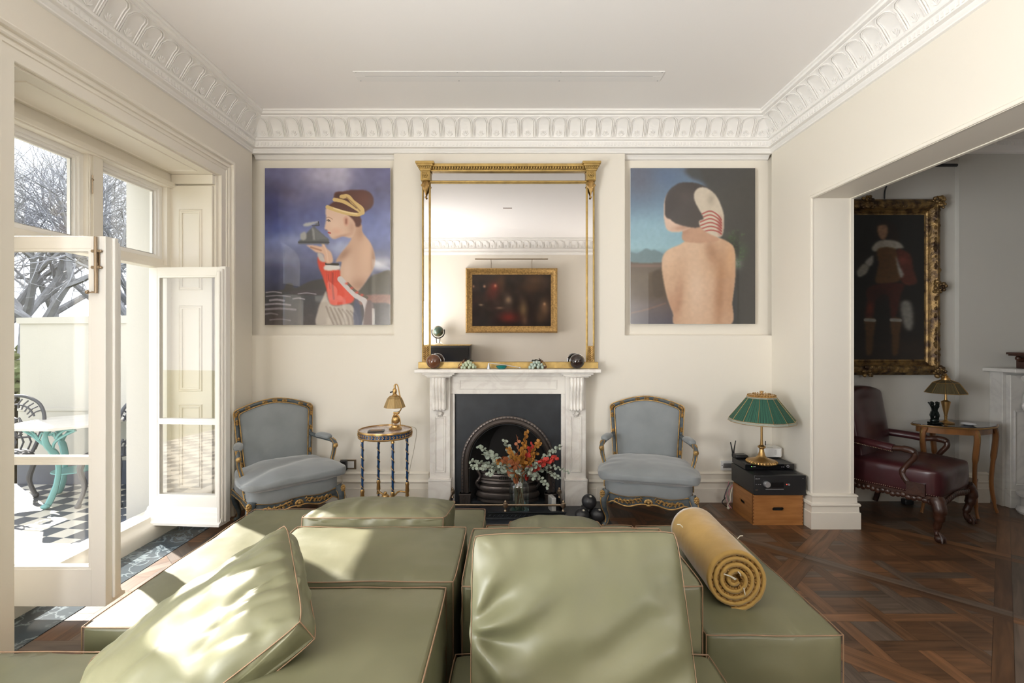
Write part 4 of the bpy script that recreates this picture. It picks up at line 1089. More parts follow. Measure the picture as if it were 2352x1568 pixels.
bowl((.565, 3.965, .012 + B * .97), B, M['bowlb'], 'black lawn bowl at the front left foot of the hearth pile', group=gb)
bowl((.695, 3.975, .012 + B * .97), B, M['bowlb'], 'black lawn bowl at the front right foot of the hearth pile', group=gb)
bowl((.625, 4.085, .012 + B * .97), B, M['bowlb'], 'black lawn bowl at the back of the hearth pile, mostly hidden', group=gb)
bowl((.628, 4.008, .012 + B * .97 + .098), B, M['bowlb'], 'black lawn bowl resting on top of the hearth pile', group=gb)
bowl((-.72, 4.17, .012 + B * .97), B, M['bowlb'], 'lone black bowl left of the chimneypiece, peeping above the flat cushion', disc=False)

# ---------------------------------------------------------------- overmantel mirror
MX = (1167.5 - 1176) * 4.43 / FPX; MY = YB - .085
t = thing('overmantel_mirror', 'tall gilt framed mirror with corner capitals standing on the marble mantel', 'mirror', (MX, MY, 1.226))
HW = .775; HM = 1.835
build('back_board', G().box(-HW, HW, .028, .045, .0, HM - .03), M['gilt'], t, smooth=False)
build('mirror_glass', G().box(-HW + .01, HW - .01, .018, .0225, .03, HM - .05), M['mirror'], t, smooth=False)
g = G()
g.box(-HW - .03, HW + .03, -.03, .028, 0, .055)
for x in (-HW + .004, -HW + .064, HW - .064, HW - .004): g.tube([(x, .012, .05), (x, .012, HM - .2)], .0075, 8)
for x in (-HW + .004, HW - .004): g.box(x - .008, x + .008, .010, .03, .05, HM - .1)
for x in (-HW + .066, HW - .066): g.box(x - .009, x + .009, .010, .024, .05, HM - .1)
g.tube([(-HW + .07, .006, HM - .158), (HW - .07, .006, HM - .158)], .010, 8); g.box(-HW + .07, HW - .07, .010, .024, HM - .172, HM - .145)
build('frame_bars', g, M['gilt'], t, bev=.002)
g = G().box(-HW, HW, -.012, .028, HM - .070, HM - .055); g.box(-HW, HW, -.028, .028, HM - .03, HM - .004); g.box(-HW, HW, .0, .028, HM - .058, HM - .028)
for k in range(58):
    x = -HW + .08 + k * (2 * HW - .16) / 57
    g.tube([(x, -.004, HM - .056), (x, -.018, HM - .042), (x, -.022, HM - .03)], [.004, .010, .005], 6)
build('cornice_rail', g, M['gilt'], t, bev=.002)
for sx in (-1, 1):
    x = sx * (HW - .034)
    g = G().box(x - .042, x + .042, -.034, .028, HM - .155, HM - .07)
    g.frame(x - .034, x + .034, HM - .150, HM - .075, .008, -.042, -.034)
    for k in range(6):
        th = 2 * PI * k / 6; g.ball((x + .015 * math.cos(th), -.040, HM - .112 + .015 * math.sin(th)), .009, 8, 6)
    g.ball((x, -.046, HM - .112), .008, 8, 6)
    for q, z in ((.048, HM - .07), (.058, HM - .055), (.070, HM - .035), (.082, HM - .016)): g.box(x - q, x + q, -.034 - (q - .042), .028, z, z + .021)
    for k in range(7): g.ball((x - .054 + k * .018, -.055, HM - .045), .008, 6, 4)
    build('capital', g, M['gilt'], t, bev=.002)
    g = G()
    for k in range(5):
        th = (k - 2) * .42; L_ = .13 - abs(k - 2) * .028
        g.tube([(x + .006 * (k - 2), -.006, HM - .158), (x + .030 * math.sin(th) + .004 * (k - 2), -.022, HM - .158 - L_ * .55), (x + .020 * math.sin(th), -.008, HM - .158 - L_)], [.010, .013, .003], 6)
    g.ball((x, -.004, HM - .30), .010, 8, 6)
    build('acanthus_drop', g, M['gold'], t)
    g = G().box(x - .034, x + .034, .006, .026, .05, .20)
    for k in range(7):
        z = .065 + k * .018
        for s_ in (-1, 1): g.tube([(x, -.002, z), (x + s_ * .015, -.006, z + .018), (x + s_ * .028, .002, z + .026)], [.004, .007, .003], 6)
    build('foot_leaf_panel', g, M['gold'], t)

# ---------------------------------------------------------------- things on the mantel
Zm = 1.2255
bowl((-.690, 4.335, Zm + .066), .0655, M['bowl1'], 'polished brown wooden bowl at the left end of the mantel shelf', disc=False)
t_ = bowl((.573, 4.335, Zm + .067), .0665, M['bowl2'], 'polished near black wooden bowl at the right end of the mantel shelf', disc=False)
def grapes(loc, m, label, flip, seed):
    t = thing('stone_grapes', label, 'stone grapes', loc, 0, 'bunches of stone grapes on the mantel')
    r3 = random.Random(seed); first = None; pts = []
    for lay, (n_, rad, z) in enumerate(((9, .050, .014), (8, .036, .034), (5, .020, .052), (1, 0, .062))):
        for k in range(n_):
            a = 2 * PI * k / n_ + lay * .5; pts.append((rad * math.cos(a) * 1.25 + r3.uniform(-.004, .004), rad * math.sin(a) * .7, z + r3.uniform(-.003, .004)))
    for p in pts:
        if first is None:
            o = build('grape', G().ball((0, 0, 0), .0135, 12, 9, (1, 1, 1.15)), m, t); first = o
        else: o = first.copy(); COL.objects.link(o); o.parent = t
        o.location = p; o.rotation_euler = (r3.uniform(-.6, .6), r3.uniform(-.6, .6), 0)
    s_ = -1 if flip else 1
    g = G().tube(crom([(s_ * .02, 0, .05), (-s_ * .05, .0, .066), (-s_ * .075, .005, .045), (-s_ * .09, 0, .02)], 5), .003, 6)
    g.tube([(-s_ * .05, 0, .066), (-s_ * .035, .002, .082)], .004, 6)
    build('stem', g, M['twig'], t)
    g = G()
    for (x, z, a) in ((-.075, .012, .3), (-.055, .02, -.5), (-.045, .06, .9)):
        c_ = Vector((s_ * x, -.015, z)); dx = Vector((math.cos(a), 0, math.sin(a))) * .022; dz = Vector((-math.sin(a) * .6, -.5, math.cos(a))) * .014
        g.add([c_ - dx, c_ - dz * .8, c_ + dx, c_ + dz, c_ + Vector((0, -.004, 0))], [(0, 1, 4), (1, 2, 4), (2, 3, 4), (3, 0, 4)])
    build('leaf', g, M['bowl1'], t, smooth=False)
grapes((-.385, 4.335, Zm), M['grape'], 'bunch of pale yellow green stone grapes on the left half of the mantel', False, 1)
grapes((.215, 4.335, Zm), M['grape2'], 'bunch of grey green jade grapes on the right half of the mantel', True, 2)
t = thing('glass_dish', 'small teal glass dish at the middle of the mantel shelf', 'dish', (-.092, 4.31, Zm))
build('bowl', G().lathe([(0, .004), (.026, .0), (.036, .006), (.048, .020), (.050, .030), (.046, .030), (.030, .012), (0, .010)], n=24), M['teal'], t)
t = thing('candle_snuffer', 'silver candle snuffer leaning on the teal glass dish', 'candle snuffer', (-.205, 4.32, Zm))
build('snuffer_bell', G().lathe([(.018, 0), (.014, .02), (.006, .042), (.005, .05), (0, .052)], n=16), M['silver'], t)
build('handle', G().tube([(0, 0, .05), (.14, -.01, .036), (.27, -.02, .014)], .0032, 8).ball((.275, -.02, .012), .007, 8, 6), M['silver'], t)

# ---------------------------------------------------------------- jar and eucalyptus
VX, VY = .062, 4.20
t = thing('glass_jar_vase', 'clear blue tinted glass jar holding dried eucalyptus in front of the grate', 'vase', (VX, VY, .013))
build('glass_body', G().lathe([(0, .004), (.080, .004), (.088, .014), (.088, .22), (.080, .252), (.062, .270), (.060, .285), (.066, .290), (.066, .296), (.060, .296), (.057, .285), (.058, .270), (.075, .250), (.083, .22), (.083, .02), (0, .014)], n=36), M['jar'], t)
build('jar_base', G().lathe([(0, 0), (.078, 0), (.086, .006), (.084, .018), (0, .024)], n=36), M['jarb'], t)
def branch(tip, kind, seed, n_leaf, size=.014, y=None, mid=None):
    r4 = random.Random(seed); px, py = tip; Y = y
    e = P(px, py, Y); b0 = Vector((VX + r4.uniform(-.05, .05), VY + r4.uniform(-.05, .05), .045)); nk = Vector((VX + (e.x - VX) * .16, VY + (Y - VY) * .25, .315))
    nk.x = VX + max(-.045, min(.045, nk.x - VX)); nk.y = VY + max(-.045, min(.045, nk.y - VY))
    md = (nk + e) / 2 + Vector((0, 0, .035 if mid is None else mid))
    path = crom([b0, (b0 + nk) / 2 + Vector((r4.uniform(-.012, .012), 0, 0)), nk, md, e], 10)
    nm = {'g': ('eucalyptus_branch', 'leafg', 'grey green'), 'o': ('eucalyptus_branch', 'leafo', 'amber'), 'r': ('eucalyptus_branch', 'leafr', 'bright red'), 'c': ('eucalyptus_branch', 'leafc', 'copper')}[kind]
    t = thing(nm[0], LBL[(kind, seed)], 'dried branch', tuple(b0), 0, 'dried eucalyptus branches in the glass jar')
    path = [p - b0 for p in path]
    build('stem', G().tube(path, [.0022 if i < 20 else .0016 for i in range(len(path))], 5), M['gstem'] if kind == 'g' else M['twig'], t)
    g = G(); s0 = 21; m_ = len(path) - s0
    n_leaf = int(n_leaf * 1.35)
    for k in range(n_leaf):
        f = s0 + (m_ - 1) * (k / (n_leaf - 1)) ** .9; i = min(int(f), len(path) - 2); p = path[i].lerp(path[i + 1], f - i); d_ = (path[i + 1] - path[i]).normalized()
        sz = size * 1.38 * lerp(1.15, .66, k / n_leaf) * r4.uniform(.8, 1.15)
        side = d_.orthogonal().normalized(); side.rotate(Matrix.Rotation(r4.uniform(0, 2 * PI), 3, d_))
        ax = (side * .9 + d_ * .55).normalized(); nr = ax.cross(d_).normalized(); nr = (nr + Vector((r4.uniform(-.5, .5), -.6, r4.uniform(-.3, .3)))).normalized()
        bx = nr.cross(ax).normalized(); c_ = p + ax * sz * 1.15
        vs = [c_ + nr * sz * .16]; m8 = 9
        for q in range(m8):
            a = 2 * PI * q / m8; vs.append(c_ + ax * (math.cos(a) * sz * (1.05 if math.cos(a) < 0 else .95)) + bx * math.sin(a) * sz * .92 - nr * 0)
        g.add(vs, [(0, 1 + q, 1 + (q + 1) % m8) for q in range(m8)])
        c2 = p - ax * sz * 1.1; vs = [c2 + nr * sz * .15] + [c2 + ax * math.cos(2 * PI * q / m8) * sz + bx * math.sin(2 * PI * q / m8) * sz * .9 for q in range(m8)]
        g.add(vs, [(0, 1 + q, 1 + (q + 1) % m8) for q in range(m8)])
    o = build('foliage', g, M[nm[1]], t)
    if kind == 'g': return
LBL = {}
BR = [('g', (1080, 1058), 16, .013, 4.22, 'grey green eucalyptus branch reaching lowest on the left of the jar'), ('g', (1082, 1072), 15, .013, 4.12, 'grey green eucalyptus branch pointing left just under the lowest one, nearer the room'),
      ('g', (1100, 1025), 16, .013, 4.25, 'grey green eucalyptus branch reaching up at the far left'), ('g', (1112, 1042), 13, .015, 4.15, 'dense grey green branch in the left middle of the bouquet'),
      ('g', (1160, 1012), 10, .016, 4.28, 'grey green branch standing up left of centre'), ('g', (1148, 1068), 14, .014, 4.08, 'grey green branch hanging over the left rim of the jar'),
      ('g', (1190, 1086), 12, .014, 4.05, 'grey green branch drooping over the front of the jar'), ('g', (1258, 1118), 16, .012, 4.08, 'grey green branch trailing down to the right'),
      ('g', (1228, 1098), 10, .014, 4.06, 'short grey green branch to the right of the jar mouth'), ('g', (1288, 1025), 15, .012, 4.20, 'grey green branch reaching up at the far right'),
      ('g', (1305, 1083), 15, .011, 4.12, 'thin grey green branch tipping over at the far right'), ('g', (1284, 1098), 14, .012, 4.16, 'grey green branch hanging beside the right jamb'),
      ('o', (1210, 990), 18, .015, 4.24, 'tallest amber branch rising above the bouquet'), ('o', (1240, 1012), 16, .014, 4.22, 'amber branch leaning right behind the red one'),
      ('o', (1168, 1030), 15, .015, 4.20, 'amber branch in the middle left'), ('o', (1142, 1060), 14, .014, 4.10, 'amber branch low on the left'), ('o', (1200, 1038), 16, .016, 4.14, 'amber branch in the centre'),
      ('o', (1232, 1040), 12, .014, 4.16, 'amber branch right of centre'),
      ('r', (1278, 1050), 18, .015, 4.08, 'bright red branch reaching right'), ('r', (1222, 1020), 12, .013, 4.18, 'small red branch behind the centre'),
      ('c', (1188, 1002), 9, .013, 4.26, 'copper sprig standing upright at the top'), ('g', (1122, 1090), 12, .013, 4.06, 'short grey green branch low on the left by the grate'), ('g', (1240, 1066), 12, .014, 4.05, 'grey green branch in the lower right of the bouquet'), ('o', (1185, 1052), 14, .016, 4.06, 'amber branch at the front of the bouquet'), ('o', (1222, 1056), 12, .013, 4.09, 'amber branch below the bright red one'), ('r', (1252, 1062), 13, .014, 4.05, 'bright red branch nearest the room'), ('c', (1150, 1052), 8, .020, 4.09, 'copper branch with broad leaves at the left centre'), ('c', (1186, 1068), 7, .022, 4.07, 'copper leaf sprig low in the centre')]
for i, (k, tip, n_, sz, Y, lb) in enumerate(BR):
    LBL[(k, i)] = lb; branch(tip, k, i, n_, sz, Y, mid=(.07 if tip[1] > 1080 else .03))
# ---------------------------------------------------------------- oak crate, hifi, lamp
CY0, CY1 = 3.945, 4.30
t = thing('oak_crate', 'oak box crate with slot handles standing on the floor under the hifi units', 'crate', (1.93, CY0, 0))
W_, D_, H_ = .405, CY1 - CY0, .243
def slotted(w_, h_, th, hx, hz, hw2, hh):      # board in XZ with a stadium hole
    g = G(); f_ = hw2 - hh
    hole = [(hx + f_ + hh * math.cos(R(-90 + 18 * i)), hz + hh * math.sin(R(-90 + 18 * i))) for i in range(11)] + [(hx + f_ * (1 - i / 5), hz + hh) for i in range(1, 10)]
    hole += [(hx - f_ + hh * math.cos(R(90 + 18 * i)), hz + hh * math.sin(R(90 + 18 * i))) for i in range(11)] + [(hx - f_ * (1 - i / 5), hz - hh) for i in range(1, 10)]
    n = len(hole); out = []
    for x, z in hole:
        dx, dz = x - hx, z - hz; k = min((w_ - hx) / dx if dx > 1e-6 else (hx / -dx if dx < -1e-6 else 99), (h_ - hz) / dz if dz > 1e-6 else (hz / -dz if dz < -1e-6 else 99)); out.append((hx + dx * k, hz + dz * k))
    vs = [(x, 0, z) for x, z in hole] + [(x, 0, z) for x, z in out] + [(x, th, z) for x, z in hole] + [(x, th, z) for x, z in out]
    fs = []
    for i in range(n):
        j = (i + 1) % n; fs += [(i, j, n + j, n + i), (2 * n + i, 3 * n + i, 3 * n + j, 2 * n + j), (i, 2 * n + i, 2 * n + j, j)]
    g.add(vs, fs)
    for cx, cz in ((0, 0), (w_, 0), (w_, h_), (0, h_)):
        best = sorted(range(n), key=lambda i: (out[i][0] - cx) ** 2 + (out[i][1] - cz) ** 2)
        a_ = [i for i in best if abs(out[i][0] - cx) < 1e-6][:1]; b_ = [i for i in best if abs(out[i][1] - cz) < 1e-6][:1]
        if a_ and b_ and a_ != b_:
            for y in (0, th): g.add([(out[a_[0]][0], y, out[a_[0]][1]), (cx, y, cz), (out[b_[0]][0], y, out[b_[0]][1])], [(0, 1, 2)])
    return g
build('front_board', slotted(W_, H_, .012, .205, .128, .047, .014), M['oak'], t, smooth=False)
g = slotted(D_ - .012, H_, .012, (D_ - .012) / 2, .128, .047, .014); g.v = [(y, .012 + (D_ - .012 - x), z) for x, y, z in g.v]
build('side_board', g, M['oak'], t, smooth=False)
build('side_board', G().box(W_ - .012, W_, .012, D_, 0, H_), M['oak'], t); build('back_board', G().box(.012, W_ - .012, D_ - .012, D_, 0, H_), M['oak'], t)
build('bottom_board', G().box(.012, W_ - .012, .012, D_ - .012, .004, .014), M['oak'], t)
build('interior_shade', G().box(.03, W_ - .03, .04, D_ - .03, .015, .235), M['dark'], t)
g = G()
for k in range(9):
    z = .012 + k * .026
    g.box(.0, .010, -.0012, .003, z, z + .012); g.box(-.0012, .003, .0, .010, z + .013, z + .025); g.box(W_ - .010, W_, -.0012, .003, z, z + .012)
tag(build('finger_joint', g, M['oakend'], t, smooth=False), 'dark finger joints')
t = thing('hifi_receiver', 'large black hifi receiver with silver volume knob on top of the oak crate', 'receiver', (1.935, 3.925, .2445))
W_, D_, H_ = .410, .415, .158
g = G().box(0, W_, .012, D_, .0, H_ - .003); build('case', g, M['black'], t, bev=.004)
fa = build('front_panel', G().box(-.002, W_ + .002, 0, .014, .0, H_), M['black'], t, bev=.005)
for x in (.04, W_ - .04):
    for y in (.05, D_ - .05): build('foot', G().lathe([(.02, -.004), (.02, .002)], (x, y, .004), 12), M['rubber'], t)
g = G().lathe([(.0, .026), (.021, .026), (.024, .022), (.025, 0)], n=28); g.v = [(.094 + x, -z, .090 + y) for x, y, z in g.v]
tag(build('volume_knob', g, M['silver'], fa), 'silver volume knob')
build('display', G().box(.135, .232, -.0012, .004, .062, .103), M['gloss'], fa)
tag(build('trim_line', G().box(.088, .232, -.0022, .002, .046, .051), M['silver'], fa), 'silver line')
g = G().lathe([(0, .008), (.008, .008), (.0085, 0)], n=16); g.v = [(.272 + x * 1.05, -z, .087 + y) for x, y, z in g.v]; build('power_button', g, M['silver'], fa)
build('standby_light', G().ball((.256, -.001, .087), .0032, 8, 6), M['ledr'], fa)
g = G()
def text(s_, x, z, h, parent, m, y=-.0015, name='lettering', align='LEFT'):
    c = bpy.data.curves.new(name, 'FONT'); c.body = s_; c.size = h; c.extrude = .0002; c.align_x = align
    o = bpy.data.objects.new(name, c); COL.objects.link(o); dg = bpy.context.evaluated_depsgraph_get(); me = bpy.data.meshes.new_from_object(o.evaluated_get(dg)); bpy.data.objects.remove(o)
    me.materials.clear(); me.materials.append(m); o = bpy.data.objects.new(name, me); COL.objects.link(o); o.parent = parent; o.location = (x, y, z); o.rotation_euler = (R(90), 0, 0); return o
text('ARCAM', .006, .128, .011, fa, M['grey'])
text('HDA', .006, .040, .010, fa, M['piping']); text('AVR', W_ - .03, .132, .006, fa, M['grey'])
for x in (.010, .028, .044): build('button', G().box(x, x + .008, -.0015, .002, .086, .088), M['grey'], fa)
g = G()
for k in range(22): g.box(.20 + k * .008, .204 + k * .008, .05, .16, H_ - .004, H_ - .0022)
build('vent_slot', g, M['dark'], t)
t = thing('disc_player', 'slim black player with a round silver button on top of the large receiver', 'player', (1.938, 4.085, .4055))
build('case', G().box(0, .405, .004, .25, .0, .046), M['black'], t, bev=.003); fp = build('front_panel', G().box(-.001, .406, 0, .006, .0, .047), M['gloss'], t, bev=.002)
build('indicator_light', G().ball((.05, -.0005, .026), .0022, 8, 6), M['led'], fp)
for x in (.06, .068, .074, .081): build('button', G().box(x, x + .003, -.0012, .001, .022, .029), M['grey'], fp)
for x in (.30, .315): build('button', G().box(x, x + .006, -.0012, .001, .02, .025), M['grey'], fp)
g = G().tube([(.352 + .009 * math.cos(a), -.002, .028 + .009 * math.sin(a)) for a in [2 * PI * i / 20 for i in range(20)]], .0024, 6, closed=True); tag(build('jog_ring', g, M['silver'], fp), 'silver ring button')
t = thing('wifi_router', 'small black router with two antennas at the back left of the slim player', 'router', (1.985, 4.285, .4525))
build('case', G().box(-.055, .06, -.04, .05, 0, .034), M['rubber'], t, bev=.014, seg=4)
for (x, y, tx) in ((-.066, -.005, -.018), (-.028, .055, .016)):
    build('antenna', G().tube([(x, y, .012), (x, y, .05), (x + tx, y, .14)], [.006, .006, .004], 10), M['rubber'], t)
t = thing('white_hub_box', 'white plastic hub box with a button, behind the green lamp', 'hub box', (2.19, 4.262, .4525))
g = G().prismz([(0, 0), (.14, 0), (.165, .03), (.165, .13), (0, .13)], .012, .088); b_ = build('case', g, M['whitep'], t, bev=.005, seg=3)
build('stand', G().box(.02, .12, .01, .10, 0, .013), M['rubber'], t)
build('button', G().frame(.088, .100, .035, .072, .0012, -.0015, .001), M['grey'], b_); build('top_slot', G().box(.04, .09, .03, .045, .0875, .0885), M['grey'], b_)
build('antenna', G().tube([(.07, .125, .02), (.07, .125, .125)], .004, 8), M['rubber'], t)
t = thing('green_shade_lamp', 'bronze table lamp with pleated green silk shade standing on the black hifi units', 'lamp', (2.093, 4.125, .4525))
build('base', G().lathe([(0, 0), (.110, 0), (.116, .008), (.112, .020), (.085, .030), (.05, .040), (.030, .060), (.020, .095), (.017, .120), (0, .12)], n=36).lathe([(.098, .0), (.115, .004), (.119, .012), (.108, .024), (.09, .028)], n=64, flute=.05, nf=32), M['bronze'], t)
build('stem', G().lathe([(.016, .115), (.022, .122), (.031, .130), (.031, .138), (.020, .146), (.012, .152), (.0095, .20), (.0085, .38), (.006, .50), (0, .50)], n=20), M['bronze'], t)
lr, tr = .255, .118
sh = panels([(tr, .545), (lr, .368)], (0, 0, 0), 14, M['greensilk'], M['bronze'], t, .0018, rot=.1)
g = G(); nn = 14; ring = lambda r_, z: [(r_ * math.cos(2 * PI * i / nn + .1), r_ * math.sin(2 * PI * i / nn + .1), z) for i in range(nn)]
a_, b_ = ring(lr, .370), ring(lr + .008, .348); g.add(a_ + b_, [(i, (i + 1) % nn, nn + (i + 1) % nn, nn + i) for i in range(nn)])
a_, b_ = ring(tr + .003, .545), ring(tr - .004, .558); g.add(a_ + b_, [(i, (i + 1) % nn, nn + (i + 1) % nn, nn + i) for i in range(nn)])
build('braid_trim', g, M['trim'], sh, smooth=False)
g = G().tube(ring(lr + .008, .347), .0022, 6, closed=True)
g.lathe([(.118, .556), (.108, .566), (.075, .576), (.03, .582), (.0, .582)], n=30); 
for k in range(28): a = 2 * PI * k / 28; g.ball((.105 * math.cos(a), .105 * math.sin(a), .568), .007, 6, 4)
for k in range(20): a = 2 * PI * k / 20; g.ball((.068 * math.cos(a), .068 * math.sin(a), .578), .007, 6, 4)
g.lathe([(.006, .58), (.006, .592), (.018, .597), (.016, .603), (0, .605)], n=14)
tag(build('pierced_crown', g, M['bronze'], sh), 'bronze pierced crown')
g = G()
r5 = random.Random(4)
tag(build('cable', G().tube(crom([(1.918, 4.28, .22), (1.895, 4.30, .15), (1.90, 4.27, .08), (1.88, 4.30, .05), (1.91, 4.31, .012)], 8), .0045, 6).tube(crom([(1.905, 4.32, .24), (1.885, 4.33, .12), (1.875, 4.28, .07), (1.905, 4.27, .02)], 8), .003, 6), M['pink']), 'pink and red flex hanging behind the oak crate', 'cable')
tag(build('cable', G().tube(crom([(1.912, 4.27, .20), (1.89, 4.26, .13), (1.885, 4.25, .09), (1.875, 4.27, .06), (1.865, 4.25, .03)], 8), .0055, 6).ball((1.868, 4.25, .03), .012), M['ivory']), 'white flex hanging beside the oak crate', 'cable')
tag(build('cable', G().tube(crom([(1.915, 4.33, .22), (1.87, 4.31, .14), (1.855, 4.30, .10), (1.875, 4.33, .09), (1.85, 4.33, .05), (1.89, 4.31, .012)], 8), .0045, 6), M['rubber']), 'knotted black flex on the floor left of the oak crate', 'cable')

# ---------------------------------------------------------------- next room
t = thing('leather_armchair', 'oxblood leather open armchair with carved mahogany frame in the next room', 'armchair', (3.248, 4.052, 0), R(32.7))
w2, d2 = .335, .31
g = softbox(2 * w2, 2 * d2, .19, (.012, .018, .035), 14, .006, 4, 31, corner=.06); build('seat', g, M['oxblood'], t, loc=(0, -.005, .415), sub=1)
g = softbox(.60, .11, .64, (.01, .03, .012), 14, 0, corner=.0)
vv = []
for (x, y, z) in g.v:
    vv.append((x * (1 - .10 * (z < -.1)), y + .16 * z, z + (.045 * (1 - (x / .3) ** 2) if z > .25 else 0)))
g.v = vv; build('backrest', g, M['oxblood'], t, loc=(0, d2 - .02, .70), sub=1)
for sx in (-1, 1):
    arm = [(sx * .30, .26, .655), (sx * .325, .10, .650), (sx * .335, -.03, .640)]
    a_ = build('arm_pad', G().tube(crom(arm, 6), .034, 12, flat=.8), M['oxblood'], t)
    g = G().tube(crom([(sx * .335, -.02, .638), (sx * .34, -.10, .648), (sx * .34, -.155, .638), (sx * .335, -.165, .60), (sx * .332, -.12, .53), (sx * .335, -.09, .46), (sx * .338, -.14, .38), (sx * .34, -.20, .33)], 6), [.022] * 6 + [.026] * 8 + [.020] * 14 + [.024] * 15, 10)
    g.box(sx * .352 - .012, sx * .352 + .012, -.235, -.12, .32, .41)
    build('arm_support', g, M['mahog'], a_)
    g = G()
    for k in range(24): f = k / 23; g.ball((sx * lerp(.33, .365, f) , lerp(.24, -.03, f), lerp(.632, .617, f)), .004, 6, 4)
    build('stud_row', g, M['brass'], a_)
    g = G()
    for k in range(44): g.ball((sx * (w2 + .004), lerp(d2, -d2, k / 43), .335), .0042, 6, 4)
    tag(build('stud_row', g, M['brass'], t), 'brass studs')
g = G().box(-w2, w2, -d2, d2, .285, .325)
for sx in (-1, 1):
    for k in range(17):
        y = lerp(d2 - .03, -d2 + .05, k / 16); g.ball((sx * (w2 + .004), y, .288 + .006 * math.sin(k * 1.9)), .022, 8, 6, (.5, 1, 1))
for k in range(17): x = lerp(-w2 + .04, w2 - .04, k / 16); g.ball((x, -d2 - .006, .288 + .012 * math.cos(x * 12)), .023, 8, 6, (1, .5, 1.1))
build('carved_rail', g, M['mahog'], t)
for sx in (-1, 1):
    x, y = sx * (w2 - .02), -d2 + .02
    g = G().tube(crom([(x, y, .31), (x + sx * .025, y - .025, .25), (x + sx * .018, y - .02, .17), (x, y, .09), (x + sx * .004, y - .006, .05), (x + sx * .022, y - .022, .028)], 6), [.05] * 4 + [.044] * 5 + [.036] * 4 + [.026] * 5 + [.019] * 6 + [.021] * 4 + [.026] * 3, 10)
    g.ball((x + sx * .024, y - .024, .030), .032, 12, 8, (1, 1, .9))
    for k in range(4): a = R(-45 + k * 60); g.tube([(x + sx * .02, y - .02, .07), (x + sx * .02 + .034 * math.cos(a), y - .02 + .034 * math.sin(a) * -1, .04), (x + sx * .022 + .034 * math.cos(a), y - .022 - .034 * math.sin(a), .008)], .008, 6)
    build('leg', g, M['mahog'], t)
    x, y = sx * (w2 - .05), d2 - .03
    build('leg', G().tube(crom([(x, y, .31), (x, y + .01, .18), (x, y + .05, .02)], 6), [.028] * 6 + [.022] * 7, 8), M['mahog'], t)
# glass topped occasional table
t = thing('walnut_side_table', 'shaped walnut side table with glass top beside the oxblood armchair', 'table', (3.83, 4.26, 0))
out = [];
for i in range(48):
    a = 2 * PI * i / 48; r_ = 1 + .05 * math.cos(4 * a) + .02 * math.cos(8 * a); out.append((.335 * math.cos(a) * r_, .20 * math.sin(a) * r_))
build('table_top', G().prismz(out, .742, .756), M['walnut'], t); build('glass_top', G().prismz([(x * .97, y * .97) for x, y in out], .756, .760), M['gloss'], t)
tag(build('brass_edge', G().tube([(x, y, .749) for x, y in out], .006, 6, closed=True), M['bronze'], t), 'brass edge')
build('apron', G().prismz([(x * .9, y * .88) for x, y in out], .690, .742), M['walnut'], t)
for (sx, sy) in ((-1, -.25), (1, -.25), (.08, -1), (-.1, 1)):
    x, y = sx * .29, sy * .165; L_ = math.hypot(sx, sy); ux, uy = sx / L_, sy / L_
    pts = crom([(x, y, .735), (x + ux * .025, y + uy * .02, .66), (x + ux * .005, y, .45), (x - ux * .01, y, .25), (x + ux * .015, y + uy * .01, .08), (x + ux * .035, y + uy * .025, .004)], 6)
    l_ = build('leg', G().tube(pts, [.026] * 4 + [.022] * 8 + [.016] * 12 + [.012] * 7, 8), M['walnut'], t)
    g = G(); g.tube([p + Vector((ux * .018, uy * .018, 0)) for p in pts[:9]], [.004, .009, .011, .009, .011, .008, .006, .005, .003], 6); build('bronze_mount', g, M['bronze'], l_)
build('lower_shelf', G().prismz([(x * .55, y * .55) for x, y in out], .268, .280), M['walnut'], t)
t = thing('mesh_shade_lamp', 'brass lamp with dark panelled shade on the walnut side table', 'lamp', (3.765, 4.27, .761))
build('base', G().lathe([(0, 0), (.058, 0), (.060, .006), (.045, .012), (.02, .018), (.010, .03), (.010, .05), (.014, .056), (.010, .062), (.030, .16), (.034, .185), (.026, .19), (.01, .20), (.008, .25), (0, .25)], n=18), M['bronze'], t, smooth=True)
panels([(.030, .375), (.092, .348), (.150, .262)], (0, 0, 0), 10, M['meshd'], M['bronze'], t, .0022)
build('finial', G().lathe([(.034, .372), (.03, .39), (.016, .398), (.020, .406), (.008, .416), (.010, .424), (0, .432)], n=16), M['bronze'], t)
t = thing('bronze_figurine', 'small black bronze sculpture of entwined forms on the walnut side table', 'sculpture', (3.625, 4.22, .761))
build('base', G().box(-.04, .045, -.03, .03, 0, .018), M['bronzed'], t, bev=.003); g = G(); g.ball((0, 0, .03), .036, 10, 8, (1, .8, .7))
for k in range(4):
    a = PI / 2 * k + .4; c, s_ = math.cos(a), math.sin(a)
    g.tube(crom([(.02 * c, .012 * s_, .03), (.028 * c, .018 * s_, .07), (.014 * c, .01 * s_, .11), (.022 * c, .015 * s_, .145), (.035 * c, .02 * s_, .17)], 5), [.012] * 5 + [.016] * 5 + [.011] * 5 + [.014] * 4 + [.009] * 2, 8); g.ball((.028 * c, .018 * s_, .178), .014, 8, 6); g.tube([(.026 * c, .015 * s_, .148), (.046 * c, .02 * s_, .165), (.05 * c, .01, .185)], .006, 6)
build('figure_group', g, M['bronzed'], t)
t = thing('porcelain_dish', 'small white dish lying on the glass top of the walnut side table', 'dish', (3.86, 4.16, .761))
build('dish', G().lathe([(0, .004), (.03, 0), (.052, .012), (.05, .015), (.03, .006), (0, .007)], n=20), M['porc'], t)
tag(build('floor_plug', G().box(3.52, 3.60, 4.40, 4.46, 0, .05), M['rubber'], bev=.01), 'black plug block on the floor behind the oxblood armchair', 'plug')
